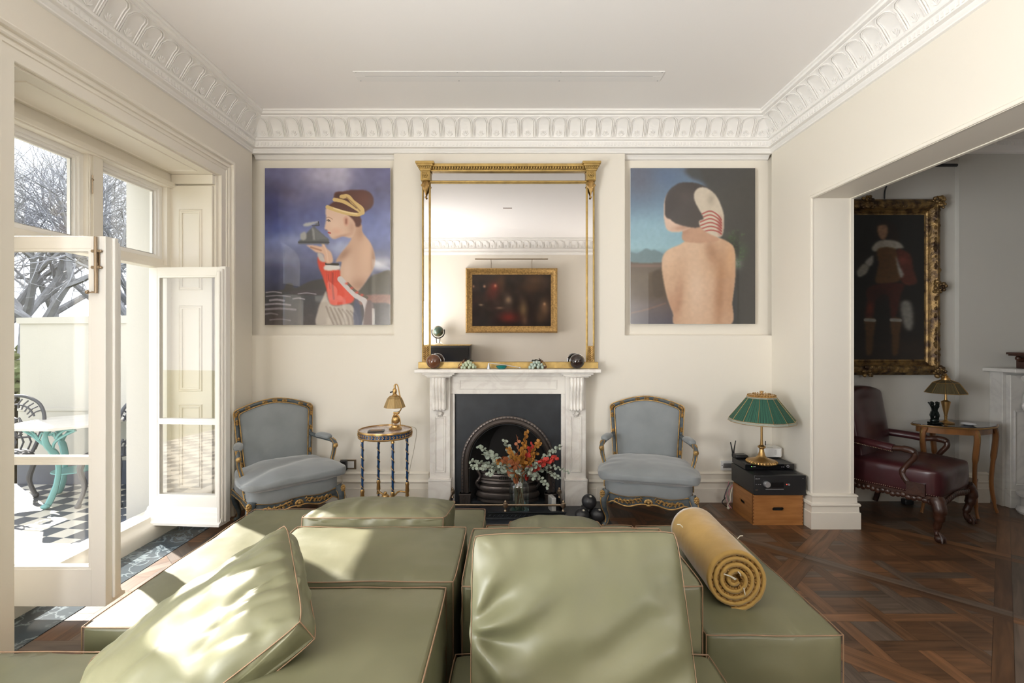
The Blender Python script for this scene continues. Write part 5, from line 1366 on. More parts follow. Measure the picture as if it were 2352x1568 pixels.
# carved frame helper
def picture_frame(t, x0, x1, z0, z1, prof, m, y=0):
    path = [(x0, y, z0), (x1, y, z0), (x1, y, z1), (x0, y, z1)]
    return build('frame', G().sweep(path, prof, N=(0, -1, 0), closed=True), m, t)
# second chimneypiece
t = thing('marble_chimneypiece', 'white veined marble chimneypiece at the right edge in the next room', 'fireplace', (0, 4.50, 0))
build('shelf', G().prismz([(4.30, 0), (4.36, -.24), (4.42, -.26), (6.0, -.26), (6.0, 0)], 1.195, 1.228), M['marblew2'], t, bev=.005)
build('jamb', G().box(4.365, 4.66, -.12, 0, 0, 1.195).box(4.395, 4.63, -.165, -.12, .0, 1.17).box(4.385, 4.64, -.175, -.12, 0, .16), M['marblew2'], t, bev=.004)
build('sunk_panel', G().frame(4.42, 4.60, .20, .86, .014, -.176, -.16), M['marblew2'], t, bev=.003)
build('frieze', G().box(4.66, 5.9, -.11, 0, .93, 1.195), M['marblew2'], t, bev=.003)
g = G().tube(crom([(4.51, -.17, 1.15), (4.51, -.215, 1.08), (4.50, -.20, .99), (4.51, -.175, .92)], 5), .045, 10, flat=.6).ball((4.51, -.195, .90), .05, 12, 8, (1, .5, 1))
build('console', g, M['marblew2'], t)
t = thing('stone_corbel', 'turned pale stone base standing on the floor before the marble jamb at the right edge', 'stone base', (4.47, 4.16, 0))
build('stone_body', G().lathe([(.14, 0), (.15, .02), (.14, .05), (.115, .06), (.115, .13), (.145, .15), (.15, .17), (.12, .18), (.08, .20), (.09, .24), (.05, .27), (0, .28)], n=24), M['marblew2'], t)
t = thing('mantel_bracket', 'dark carved wooden bracket on the marble shelf at the right edge', 'bracket', (4.50, 4.36, 1.229))
build('bracket_top', G().box(-.045, .18, -.08, .08, .12, .14).box(-.035, .17, -.07, .07, .108, .12), M['mahog'], t, bev=.004)
build('carved_scroll', G().tube(crom([(-.02, 0, .10), (-.01, 0, .075), (.03, 0, .07), (.05, 0, .03), (.045, 0, .01)], 5), [.016] * 8 + [.02] * 8 + [.024] * 5, 10).ball((-.015, 0, .088), .022).box(.02, .13, -.05, .05, 0, .108), M['mahog'], t)
# ---------------------------------------------------------------- painted pictures (fine colour grids)
class Canvas:
    def __init__(s, W, H, x0, x1, y0, y1):
        s.W, s.H = W, H; xs = np.linspace(x0, x1, W); ys = np.linspace(y0, y1, H); s.X, s.Y = np.meshgrid(xs, ys); s.px = (x1 - x0) / (W - 1)
        s.C = np.zeros((H, W, 3)); s.rs = np.random.RandomState(3)
    def vgrad(s, stops):
        ys = [a for a, b in stops]
        for c in range(3): s.C[..., c] = np.interp(s.Y, ys, [b[c] for a, b in stops])
    def blur(s, m, r):
        r = int(round(r / s.px))
        if r < 1: return m
        for _ in range(2):
            for ax in (0, 1):
                p = np.pad(m, [(r + 1, r) if ax == k else (0, 0) for k in (0, 1)], mode='edge'); c = np.cumsum(p, axis=ax)
                n = m.shape[ax]; m = (np.take(c, range(2 * r + 1, 2 * r + 1 + n), axis=ax) - np.take(c, range(0, n), axis=ax)) / (2 * r + 1)
        return m
    def mask(s, pts, soft=3, smooth=True):
        pts = [(float(a), float(b)) for a, b in pts]
        if smooth: q = crom([(a, b, 0) for a, b in pts], 6, True); pts = [(p.x, p.y) for p in q]
        m = np.zeros_like(s.X, dtype=bool); n = len(pts)
        for i in range(n):
            (x1, y1), (x2, y2) = pts[i], pts[(i + 1) % n]
            if y1 == y2: continue
            cr = ((y1 > s.Y) != (y2 > s.Y)) & (s.X < (x2 - x1) * (s.Y - y1) / (y2 - y1) + x1); m ^= cr
        return s.blur(m.astype(float), soft)
    def fill(s, m, col, a=1.0): s.C = s.C * (1 - m[..., None] * a) + np.array(col) * m[..., None] * a
    def poly(s, pts, col, soft=3, a=1.0, smooth=True, clip_=None):
        m = s.mask(pts, soft, smooth)
        if clip_ is not None: m = m * clip_
        s.fill(m, col, a); return m
    def blob(s, cx, cy, rx, ry, col, a=1.0, rot=0, clip_=None, p=1):
        c, d = math.cos(R(rot)), math.sin(R(rot)); u = ((s.X - cx) * c + (s.Y - cy) * d) / rx; v = (-(s.X - cx) * d + (s.Y - cy) * c) / ry
        m = np.exp(-(u * u + v * v) ** p)
        if clip_ is not None: m = m * clip_
        s.fill(m, col, a); return m
    def line(s, pts, w_, col, soft=2, a=1.0, clip_=None):
        q = crom([(x, y, 0) for x, y in pts], 8); m = np.zeros_like(s.X)
        for i in range(len(q) - 1):
            ax, ay, bx, by = q[i].x, q[i].y, q[i + 1].x, q[i + 1].y; L2 = (bx - ax) ** 2 + (by - ay) ** 2 + 1e-9
            t = np.clip(((s.X - ax) * (bx - ax) + (s.Y - ay) * (by - ay)) / L2, 0, 1); d = np.hypot(s.X - ax - t * (bx - ax), s.Y - ay - t * (by - ay)); m = np.maximum(m, np.clip((w_ / 2 + soft - d) / soft, 0, 1))
        if clip_ is not None: m = m * clip_
        s.fill(m, col, a)
    def grain(s, amt, r, region=None):
        n = s.rs.rand(*s.X.shape) - .5; n = s.blur(n, r); n /= (np.abs(n).max() + 1e-9)
        if region is not None: n = n * region
        s.C = np.clip(s.C * (1 + amt * n[..., None]), 0, 1)
    def obj(s, name, x0, x1, z0, z1, y, parent, rough=.25, coat=.0, th=.0):
        W, H = s.W, s.H; xs = np.linspace(x0, x1, W); zs = np.linspace(z1, z0, H); XX, ZZ = np.meshgrid(xs, zs)
        co = np.stack([XX, np.full_like(XX, y), ZZ], -1).reshape(-1, 3).astype(np.float32); idx = np.arange(W * H).reshape(H, W)
        q = np.stack([idx[:-1, :-1], idx[1:, :-1], idx[1:, 1:], idx[:-1, 1:]], -1).reshape(-1, 4)
        me = bpy.data.meshes.new(name); me.vertices.add(W * H); me.vertices.foreach_set('co', co.ravel()); me.loops.add(q.size); me.loops.foreach_set('vertex_index', q.ravel().astype(np.int32))
        me.polygons.add(len(q)); me.polygons.foreach_set('loop_start', np.arange(0, q.size, 4, dtype=np.int32)); me.update(calc_edges=True)
        lin = np.where(s.C <= .04045, s.C / 12.92, ((s.C + .055) / 1.055) ** 2.4); col = np.concatenate([lin.reshape(-1, 3), np.ones((W * H, 1))], 1).astype(np.float32)
        ca = me.color_attributes.new('paint', 'FLOAT_COLOR', 'POINT'); ca.data.foreach_set('color', col.ravel())
        m = mat(name + '_surface', (.5, .5, .5), rough, coat=coat); nt = m.node_tree; v = nt.nodes.new('ShaderNodeVertexColor'); v.layer_name = 'paint'; nt.links.new(v.outputs[0], nt.nodes['Principled BSDF'].inputs['Base Color'])
        if coat: nt.nodes['Principled BSDF'].inputs['Coat Roughness'].default_value = .01
        me.materials.append(m); o = bpy.data.objects.new(name, me); COL.objects.link(o); o.parent = parent; return o
def c8(*a): return tuple(x / 255 for x in a)
# left print: woman in profile holding a folding camera on a stormy shore (zoomed photo coordinates)
K = Canvas(250, 312, 160, 1142, 155, 1384)
K.vgrad([(155, c8(100, 100, 140)), (330, c8(92, 92, 128)), (520, c8(92, 100, 150)), (700, c8(112, 122, 170)), (860, c8(105, 110, 145)), (1000, c8(72, 78, 110)), (1110, c8(50, 54, 80)), (1130, c8(58, 60, 66)), (1384, c8(74, 66, 66))])
K.blob(640, 200, 230, 150, c8(196, 190, 208), .8); K.blob(760, 160, 70, 200, c8(205, 200, 215), .5); K.blob(300, 350, 170, 60, c8(125, 115, 140), .5, 20); K.blob(220, 330, 120, 60, c8(58, 54, 84), .5)
K.blob(180, 470, 140, 180, c8(52, 56, 104), .9); K.blob(280, 650, 120, 100, c8(60, 78, 150), .5); K.blob(930, 620, 220, 100, c8(124, 136, 190), .6); K.blob(360, 720, 150, 60, c8(160, 170, 205), .6); K.blob(250, 860, 160, 60, c8(130, 135, 165), .5)
K.blob(760, 780, 120, 70, c8(190, 196, 220), .7); K.blob(1060, 900, 120, 50, c8(205, 205, 215), .9); K.blob(240, 960, 200, 70, c8(55, 60, 95), .6); K.blob(1040, 820, 100, 20, c8(120, 125, 150), .6)
K.grain(.12, 14)
K.poly([(300, 1110), (330, 1062), (375, 1062), (400, 1095), (520, 1040), (640, 1030), (640, 1125), (200, 1122)], c8(58, 56, 58), 3)
K.poly([(880, 1140), (985, 1010), (1040, 985), (1150, 965), (1150, 1160), (900, 1160)], c8(66, 62, 52), 3)
K.poly([(380, 1115), (650, 1112), (650, 1150), (380, 1145)], c8(66, 60, 64), 3)
K.poly([(900, 1160), (1150, 1150), (1150, 1240), (900, 1225)], c8(138, 100, 90), 3); K.poly([(900, 1240), (1150, 1225), (1150, 1400), (900, 1400)], c8(62, 58, 62), 3)
for (y, x0, x1, wd) in ((1130, 170, 290, 5), (1160, 170, 360, 4), (1192, 200, 310, 12), (1225, 160, 360, 10), (1262, 160, 400, 12), (1140, 420, 560, 4), (1300, 160, 260, 8), (1180, 380, 470, 6), (1345, 200, 360, 6)):
    K.line([(x0, y), ((x0 + x1) / 2, y - 6), (x1, y + 3)], wd, c8(176, 170, 180), 4, .75)
K.blob(300, 1310, 140, 60, c8(60, 50, 50), .5); K.grain(.10, 4, (K.Y > 1120).astype(float))
body = K.mask([(905, 590), (925, 660), (985, 740), (1018, 830), (1015, 920), (975, 1010), (900, 1110), (860, 1130), (800, 1060), (750, 1020), (745, 960), (760, 890), (715, 890), (750, 830), (820, 740), (835, 690), (780, 670), (780, 600)], 3); K.fill(body, c8(196, 160, 136))
K.blob(960, 820, 60, 160, c8(212, 176, 150), .8, clip_=body); K.blob(800, 950, 50, 120, c8(214, 184, 164), .7, clip_=body); K.blob(900, 1070, 60, 50, c8(148, 110, 88), .6, clip_=body); K.blob(780, 830, 60, 30, c8(140, 104, 86), .6, -45, clip_=body); K.blob(1010, 900, 18, 120, c8(140, 104, 84), .7, clip_=body); K.blob(905, 660, 30, 60, c8(170, 130, 106), .6, clip_=body)
hair = K.mask([(700, 385), (715, 345), (770, 338), (830, 328), (930, 328), (985, 350), (1010, 400), (1000, 455), (950, 495), (905, 525), (914, 560), (905, 610), (860, 612), (820, 560), (780, 520), (700, 500), (655, 460), (690, 425), (720, 410)], 3); K.fill(hair, c8(84, 44, 34))
K.blob(930, 400, 60, 60, c8(108, 58, 44), .6, clip_=hair); K.blob(740, 370, 25, 15, c8(50, 26, 24), .6, clip_=hair)
face = K.mask([(648, 465), (636, 500), (640, 555), (628, 625), (640, 640), (655, 648), (660, 672), (678, 700), (710, 710), (770, 690), (840, 700), (870, 620), (850, 560), (790, 510), (720, 490)], 2); K.fill(face, c8(216, 184, 162))
K.blob(700, 600, 50, 50, c8(226, 196, 174), .7, clip_=face); K.blob(720, 650, 40, 25, c8(214, 158, 134), .5, clip_=face); K.blob(760, 690, 70, 14, c8(166, 122, 98), .6, -15, clip_=face); K.blob(840, 620, 40, 70, c8(168, 126, 104), .5, clip_=face)
K.poly([(775, 545), (800, 530), (822, 560), (812, 605), (790, 612), (778, 585)], c8(206, 160, 138), 2); K.poly([(788, 558), (803, 552), (806, 585), (792, 595)], c8(150, 96, 78), 3)
K.line([(645, 565), (660, 560), (672, 572)], 4, c8(54, 40, 38), 2); K.blob(660, 569, 7, 6, c8(50, 44, 44), .9); K.line([(640, 545), (662, 540), (690, 556)], 3, c8(140, 98, 78), 2, .7); K.line([(658, 660), (672, 664)], 9, c8(176, 74, 70), 3); K.blob(640, 640, 8, 5, c8(120, 74, 60), .6)
for pts, w_ in (([(650, 460), (700, 478), (790, 505), (880, 520), (915, 510)], 26), ([(705, 402), (770, 415), (840, 450), (920, 500)], 26), ([(760, 380), (810, 378), (850, 420), (915, 470), (925, 505)], 30)): K.line(pts, w_, c8(206, 176, 116), 3)
K.line([(700, 470), (790, 498), (880, 515)], 6, c8(232, 214, 164), 4, .8); K.line([(800, 385), (850, 430), (905, 490)], 6, c8(140, 104, 62), 4, .7)
K.line([(740, 390), (800, 410), (880, 470)], 5, c8(96, 66, 44), 3, .8)
# red sleeves, cuffs, hands, scarf
K.poly([(575, 850), (640, 870), (660, 960), (700, 1100), (660, 1130), (610, 1000), (580, 930)], c8(206, 66, 46), 3)
K.poly([(625, 955), (740, 950), (752, 1030), (800, 1100), (860, 1160), (830, 1215), (690, 1230), (655, 1180), (640, 1080)], c8(214, 68, 44), 3)
K.line([(690, 980), (690, 1080), (700, 1180)], 10, c8(150, 40, 32), 6, .7); K.line([(655, 990), (670, 1100)], 5, c8(160, 44, 34), 4, .6)
for x in range(640, 740, 14): K.line([(x, 960), (x + 8, 1050)], 3, c8(170, 48, 34), 3, .5)
K.poly([(635, 915), (735, 915), (740, 950), (632, 955)], c8(214, 210, 206), 3); K.line([(640, 905), (732, 910)], 16, c8(48, 40, 36), 3); K.poly([(572, 822), (610, 830), (636, 890), (590, 880)], c8(190, 184, 180), 4)
K.poly([(485, 757), (560, 762), (606, 770), (604, 740), (622, 735), (640, 780), (680, 820), (692, 890), (640, 900), (615, 830), (560, 815), (520, 785)], c8(214, 176, 152), 3); K.line([(520, 775), (600, 800)], 8, c8(150, 104, 84), 5, .6); K.line([(610, 745), (640, 800), (655, 890)], 6, c8(226, 196, 174), 5, .6)
K.poly([(460, 690), (580, 570), (585, 600), (520, 620), (545, 612), (662, 715), (660, 752), (420, 748), (432, 718), (445, 715)], c8(96, 98, 100), 2, smooth=False)
K.poly([(456, 600), (480, 585), (584, 570), (580, 578), (500, 612), (470, 612)], c8(176, 178, 178), 2, smooth=False); K.poly([(528, 618), (550, 640), (555, 718), (538, 718)], c8(148, 150, 150), 2, smooth=False); K.poly([(545, 625), (655, 712), (560, 718)], c8(112, 114, 116), 2, smooth=False)
K.poly([(440, 672), (478, 655), (482, 712), (445, 716)], c8(168, 168, 166), 3); K.line([(425, 735), (660, 738)], 10, c8(74, 76, 78), 2); K.line([(580, 575), (584, 606)], 4, c8(30, 30, 32), 2); K.line([(530, 606), (584, 606)], 4, c8(40, 40, 42), 2)
K.line([(750, 1025), (800, 1080), (870, 1150), (940, 1200), (960, 1300), (940, 1384)], 40, c8(196, 190, 190), 5); K.line([(810, 1060), (870, 1120), (960, 1170)], 16, c8(88, 74, 58), 4)
for x, y in ((800, 1060), (840, 1095), (880, 1130), (920, 1150)): K.blob(x, y, 13, 9, c8(210, 66, 46), .9)
K.poly([(640, 1120), (610, 1180), (575, 1270), (580, 1400), (880, 1400), (840, 1230), (700, 1235), (655, 1190)], c8(178, 168, 158), 5)
for k in range(7): K.line([(640 + k * 32, 1240 + k * 6), (670 + k * 34, 1320), (700 + k * 30, 1384)], 9, c8(140, 128, 118), 5, .7)
K.poly([(960, 1200), (1010, 1230), (1000, 1400), (930, 1400)], c8(110, 92, 90), 5); K.poly([(860, 1200), (900, 1210), (920, 1400), (860, 1400)], c8(60, 66, 96), 5, .8)
t = thing('print_panel', 'frameless glossy print of a woman in profile holding a folding camera, in the left niche', 'picture', (0, 0, 0), 0, 'frameless prints in the niches')
K.obj('print_face', -2.281, -1.123, 1.617, 3.063, YB + .030, t, .3, 1.0)
build('acrylic_panel', G().box(-2.281, -1.123, YB + .031, YB + .046, 1.617, 3.063), M['whitep'], t, smooth=False); build('wall_batten', G().box(-2.15, -1.25, YB + .046, YB + NI, 2.9, 2.95).box(-2.15, -1.25, YB + .046, YB + NI, 1.72, 1.77), M['oak'], t)
# right print: generic portrait seen from behind in a plain garment, against sky and foliage
K = Canvas(250, 312, 168, 1146, 152, 1378)
K.vgrad([(152, c8(92, 108, 130)), (400, c8(96, 124, 150)), (600, c8(122, 158, 178)), (780, c8(134, 172, 184)), (870, c8(90, 115, 125)), (890, c8(80, 66, 56)), (1000, c8(92, 78, 62)), (1150, c8(86, 72, 58)), (1240, c8(96, 84, 82)), (1378, c8(82, 78, 88))])
K.blob(240, 230, 150, 200, c8(96, 96, 110), .7); K.blob(470, 220, 120, 90, c8(80, 104, 140), .5); K.blob(330, 640, 200, 120, c8(140, 178, 190), .5)
K.poly([(165, 815), (220, 822), (290, 785), (330, 800), (360, 795), (430, 835), (430, 890), (165, 890)], c8(92, 118, 126), 4)
K.blob(290, 920, 160, 12, c8(130, 96, 84), .6); K.poly([(340, 970), (420, 980), (420, 1150), (350, 1150)], c8(74, 62, 50), 5, .5); K.line([(180, 1290), (300, 1262), (440, 1215)], 8, c8(128, 96, 82), 6, .5)
K.poly([(630, 150), (640, 220), (700, 240), (760, 300), (790, 420), (860, 700), (900, 1400), (1160, 1400), (1160, 150)], c8(58, 57, 55), 14)
K.poly([(620, 165), (700, 160), (740, 240), (660, 230)], c8(60, 64, 66), 12, .8); K.blob(1000, 900, 40, 45, c8(128, 138, 130), .8); K.blob(960, 700, 60, 40, c8(74, 88, 66), .5); K.blob(1050, 800, 40, 60, c8(64, 84, 60), .6)
rs = np.random.RandomState(5)
for k in range(70): K.blob(940 + rs.rand() * 120, 640 + rs.rand() * 290, 6 + rs.rand() * 8, 5, c8(70, 84 + int(rs.rand() * 14), 62), .6, rs.rand() * 180)
body = K.mask([(590, 660), (660, 640), (740, 660), (830, 690), (930, 730), (985, 800), (990, 1000), (965, 1200), (940, 1390), (540, 1390), (500, 1290), (450, 1150), (415, 960), (420, 850), (470, 790), (560, 750), (600, 710)], 4); K.fill(body, c8(200, 166, 138))
K.blob(800, 800, 50, 110, c8(146, 104, 78), .55, -15, clip_=body); K.blob(680, 1050, 90, 300, c8(222, 196, 172), .6, clip_=body); K.blob(870, 1150, 45, 300, c8(150, 104, 70), .6, 3, clip_=body); K.blob(950, 1150, 50, 260, c8(176, 134, 100), .7, clip_=body); K.blob(470, 900, 50, 110, c8(214, 180, 150), .6, clip_=body); K.blob(540, 1200, 40, 160, c8(168, 124, 98), .6, 8, clip_=body); K.blob(950, 850, 30, 110, c8(206, 164, 128), .7, clip_=body); K.blob(480, 1220, 40, 100, c8(182, 136, 108), .5, clip_=body)
 
neck = K.mask([(560, 560), (720, 560), (790, 640), (860, 720), (700, 740), (580, 720), (575, 640)], 4); K.fill(neck, c8(182, 142, 116)); K.blob(600, 640, 30, 50, c8(150, 108, 88), .5, clip_=neck)
_h = K.mask([(455, 360), (520, 330), (620, 340), (690, 420), (700, 560), (640, 620), (540, 655), (460, 640), (432, 560), (430, 440)], 4); K.fill(_h, c8(208, 178, 158)); K.blob(480, 520, 40, 80, c8(218, 190, 172), .6, clip_=_h); K.blob(580, 620, 90, 26, c8(160, 118, 96), .6, -8, clip_=_h)
K.poly([(436, 500), (440, 400), (466, 335), (500, 300), (560, 268), (660, 266), (740, 290), (800, 330), (800, 420), (740, 580), (690, 620), (600, 610), (520, 585), (480, 555), (450, 540)], c8(56, 48, 46), 5)
K.blob(600, 380, 60, 60, c8(84, 74, 70), .5)
sc = K.mask([(670, 340), (710, 305), (770, 310), (840, 370), (890, 480), (902, 580), (880, 690), (790, 670), (720, 620), (705, 570), (740, 545), (700, 470), (668, 400)], 3); K.fill(sc, c8(196, 184, 166)); K.blob(800, 400, 30, 50, c8(150, 138, 122), .6, clip_=sc)
for k in range(6): K.line([(715, 520 + k * 28), (790, 490 + k * 30), (850, 520 + k * 26), (880, 560 + k * 22)], 9, c8(160, 72, 66), 3, .85, clip_=sc)
K.blob(870, 610, 20, 70, c8(140, 62, 56), .7, clip_=sc); K.grain(.05, 8)
t = thing('print_panel', 'frameless glossy print of a figure with cream and red headscarf, in the right niche', 'picture', (0, 0, 0), 0, 'frameless prints in the niches')
K.obj('print_face', 1.094, 2.245, 1.625, 3.063, YB + .030, t, .3, 1.0)
build('acrylic_panel', G().box(1.094, 2.245, YB + .031, YB + .046, 1.625, 3.063), M['whitep'], t, smooth=False); build('wall_batten', G().box(1.2, 2.1, YB + .046, YB + NI, 2.9, 2.95).box(1.2, 2.1, YB + .046, YB + NI, 1.72, 1.77), M['oak'], t)
# dark full length portrait in the next room
K = Canvas(150, 260, 0, 735, 480, 1410)     # x measured from the canvas' left edge, zoomed coordinates
K.vgrad([(480, c8(26, 25, 24)), (900, c8(22, 20, 19)), (1300, c8(30, 24, 20)), (1410, c8(44, 34, 26))]); K.blob(620, 640, 120, 200, c8(34, 33, 32), .7); K.blob(650, 1330, 160, 50, c8(58, 42, 32), .6)
X = lambda l: [(a + 0, b) for a, b in l]
K.poly([(440, 560), (470, 520), (530, 525), (570, 580), (580, 660), (520, 640), (510, 560), (480, 545), (450, 640)], c8(38, 27, 22), 4); K.poly([(452, 550), (500, 545), (512, 590), (490, 638), (465, 632), (448, 590)], c8(160, 122, 94), 3)
K.poly([(410, 700), (440, 655), (500, 640), (570, 650), (610, 690), (560, 700), (540, 725), (500, 690), (440, 715)], c8(172, 166, 154), 3)
K.poly([(450, 700), (560, 700), (575, 800), (590, 900), (440, 920), (450, 800)], c8(94, 64, 34), 4); K.poly([(570, 700), (650, 735), (670, 830), (690, 920), (600, 920), (580, 800)], c8(92, 44, 34), 5); K.blob(600, 770, 30, 22, c8(150, 70, 60), .7)
K.poly([(560, 740), (585, 810), (608, 860), (590, 885), (570, 820)], c8(168, 164, 156), 3); K.poly([(370, 780), (420, 740), (415, 800), (385, 810)], c8(160, 156, 148), 4); K.poly([(320, 840), (360, 795), (395, 815), (375, 860), (330, 880)], c8(150, 146, 136), 4)
K.poly([(400, 940), (600, 920), (590, 1000), (560, 1140), (530, 1140), (510, 1000), (440, 1020), (420, 1140), (370, 1140), (380, 1040)], c8(72, 28, 20), 5); K.blob(400, 1080, 18, 40, c8(120, 50, 30), .7); K.blob(450, 990, 60, 50, c8(44, 20, 16), .7)
for x in (400, 560): K.poly([(x - 32, 1150), (x + 32, 1150), (x + 24, 1260), (x + 12, 1370), (x - 22, 1375), (x - 26, 1260)], c8(88, 60, 34), 4); K.line([(x - 28, 1155), (x + 28, 1158)], 16, c8(150, 146, 138), 5)
K.C *= .8
K.poly([(590, 1050), (650, 1040), (670, 1160), (650, 1225), (610, 1190)], c8(112, 110, 104), 8); K.grain(.12, 3)
t = thing('portrait_painting', 'dark full length painting of a standing figure in a heavy carved gold frame', 'painting', (0, 4.545 - .02, 0))
K.obj('canvas', 2.68, 3.765, 1.30, 2.62, -.03, t, .35, .2)
g = G(); fp_ = [(-.012, .0), (-.012, .02), (.012, .03), (.022, .022), (.034, .034), (.046, .028), (.058, .060), (.085, .078), (.110, .070), (.125, .052), (.140, .040), (.145, 0)]
path = [(3.765, 0, 1.30), (2.68, 0, 1.30), (2.68, 0, 2.62), (3.765, 0, 2.62)]
g.sweep(path, fp_, N=(0, -1, 0), closed=True)
r6 = random.Random(8)
for (a, b) in zip(path, path[1:] + path[:1]):
    a, b = Vector(a), Vector(b); d_ = (b - a); L_ = d_.length; d_.normalize(); o_ = Vector((0, -1, 0)).cross(d_); n_ = int(L_ / .035)
    for k in range(-4, 2 * n_ + 5):
        p = a + d_ * (k * .0175) + o_ * (.088 + r6.uniform(-.018, .018)) + Vector((0, -.068, 0)); g.ball(p, r6.uniform(.010, .019), 7, 5, (1.2, .6, 1.2))
    for k in (0, .5, 1):
        c_ = a + d_ * L_ * k + o_ * .11 + (d_ * (.11 if k == 1 else -.11 if k == 0 else 0)) + Vector((0, -.06, 0))
        for q in range(20): g.ball(c_ + Vector((r6.uniform(-.05, .05), r6.uniform(-.015, .012), r6.uniform(-.05, .05))), r6.uniform(.010, .020), 7, 5)
build('frame', g, M['goldframe'], t)
t = thing('picture_light', 'slim black picture light on a curved arm above the dark portrait', 'picture light', (3.38, 4.545, 2.76))
build('lamp_bar', G().tube([(-.30, -.22, .255), (.53, -.22, .255)], .014, 10), M['rubber'], t); build('arm', G().tube(crom([(.06, 0, .02), (.06, -.012, .10), (.075, -.05, .20), (.09, -.14, .25), (.10, -.22, .255)], 6), .006, 8), M['rubber'], t)
# ---------------------------------------------------------------- things on the rear wall, seen in the mirror
K = Canvas(200, 134, 456, 992, 822, 1182)
K.vgrad([(822, c8(46, 36, 30)), (1000, c8(40, 28, 24)), (1182, c8(26, 20, 20))]); K.grain(.5, 14)
for (x, y, rx, ry, c, a) in ((570, 870, 60, 40, (104, 74, 50), .7), (600, 920, 70, 30, (88, 60, 40), .6), (790, 880, 30, 60, (96, 66, 44), .6), (835, 920, 26, 30, (126, 44, 36), .8), (850, 960, 40, 40, (84, 34, 28), .7), (910, 930, 20, 40, (28, 24, 26), .9), (512, 1050, 30, 60, (128, 96, 66), .8), (540, 1110, 30, 40, (80, 56, 36), .7), (648, 1060, 26, 50, (120, 96, 62), .8), (640, 1130, 20, 30, (110, 80, 60), .7), (745, 1000, 22, 26, (160, 132, 104), .8), (750, 1050, 40, 40, (64, 52, 44), .7), (740, 1110, 60, 34, (120, 36, 30), .8), (800, 1050, 24, 8, (140, 108, 84), .7), (512, 1025, 8, 10, (190, 150, 116), .9), (828, 908, 8, 9, (180, 120, 90), .9), (898, 912, 8, 9, (170, 128, 100), .9), (968, 912, 7, 8, (160, 120, 94), .9), (920, 1030, 14, 6, (150, 130, 100), .7)): K.blob(x, y, rx, ry, c8(*c), a)
K.C = K.C[:, ::-1]
t = thing('landscape_painting', 'dark crowded oil painting in a wide gold frame, seen reflected in the mirror', 'painting', (-.01, YR, 0))
px = lambda x: (x - 1176) * 10.1 / FPX
K.obj('canvas', -.86, .86, 1.66, 2.82, .05, t, .35, .2)
o = [c for c in t.children][0]; o.data.flip_normals()
build('frame', G().sweep([(-.83, 0, 1.69), (.83, 0, 1.69), (.83, 0, 2.79), (-.83, 0, 2.79)], [(-.02, .0), (-.02, .052), (.0, .058), (.05, .075), (.07, .10), (.09, .11), (.10, .10), (.112, .08), (.12, 0)], N=(0, 1, 0), closed=True), M['gold'], t)
t = thing('picture_light', 'long thin picture light over the gold framed painting, reflected in the mirror', 'picture light', (-.01, YR, 0))
build('lamp_bar', G().tube([(-.74, .20, 3.07), (.74, .20, 3.07)], .012, 8), M['brass'], t); build('arm', G().tube([(-.42, 0, 3.0), (-.42, .1, 3.06), (-.42, .20, 3.07)], .006, 6).tube([(.42, 0, 3.0), (.42, .1, 3.06), (.42, .20, 3.07)], .006, 6).tube([(-.42, .04, 2.9), (-.42, .06, 3.05)], .005, 6).tube([(.42, .04, 2.9), (.42, .06, 3.05)], .005, 6), M['brass'], t)
t = thing('black_cabinet', 'glossy black glass fronted cabinet against the rear wall, reflected at the mirror lower left', 'cabinet', (-1.36, YR + .01, 0))
build('carcass', G().box(-.52, .52, 0, .40, .0, 1.32), M['black'], t, bev=.004); build('glass_front', G().box(-.49, .49, .40, .408, .04, 1.28), M['gloss'], t); tag(build('top_board', G().box(-.53, .53, 0, .41, 1.32, 1.335), M['gilt'], t), 'gilt edged top')
t = thing('globe_sculpture', 'small dark green globe in a black ring stand, standing on the black cabinet', 'globe', (-1.50, YR + .2, 1.335))
build('globe_ball', G().ball((0, 0, .27), .11, 20, 14), M['globe'], t); build('ring', G().tube([(.13 * math.cos(a), 0, .26 + .13 * math.sin(a)) for a in [R(-200 + 220 * i / 24) for i in range(25)]], .012, 8).tube([(-.04, 0, .14), (-.03, 0, .02)], .01, 8).tube([(.04, 0, .14), (.03, 0, .02)], .01, 8), M['rubber'], t); build('stand_foot', G().lathe([(0, 0), (.10, 0), (.10, .01), (.03, .03), (0, .03)], n=20), M['ivory'], t)
struct('trim_ceiling_grille', G().box(-.14, .0, 1.2, 1.235, ZC - .003, ZC), M['twig'])
# ---------------------------------------------------------------- terrace and garden
struct('floor_terrace', G().box(-5.4, -3.2, -2.5, 5.05, -.3, -.001), M['checker'], smooth=False)
g = G()
for o_ in (O1, O2): g.box(-3.2, -2.86, o_[0] - .08, o_[1] + .08, -.3, .006)
struct('floor_exterior_step', g, M['slateP'])
g = G().box(-5.05, -3.2, 5.05, 5.28, -.3, 1.66)
g.prism([(-5.07, 1.64), (-3.2, 1.65), (-3.2, 1.74), (-5.07, 1.70)], 5.03, 5.30)
g.box(-5.05, -3.2, 5.03, 5.06, .30, .76)
g.box(-5.05, -3.2, 5.02, 5.06, .75, .775)
for k in range(9): g.box(-5.05, -3.2, 5.0495, 5.051, .9 + k * .09, .902 + k * .09)
struct('wall_terrace', g, M['ext'], smooth=False)
g = G().box(-5.05, -3.2, 5.02, 5.04, 0, .24)
struct('baseboard_terrace', g, M['slateP'])
struct('ground_garden', G().box(-70, -5.4, -20, 80, -1.2, -.62).box(-70, 10, 5.3, 80, -1.2, -.62), M['hedge'])
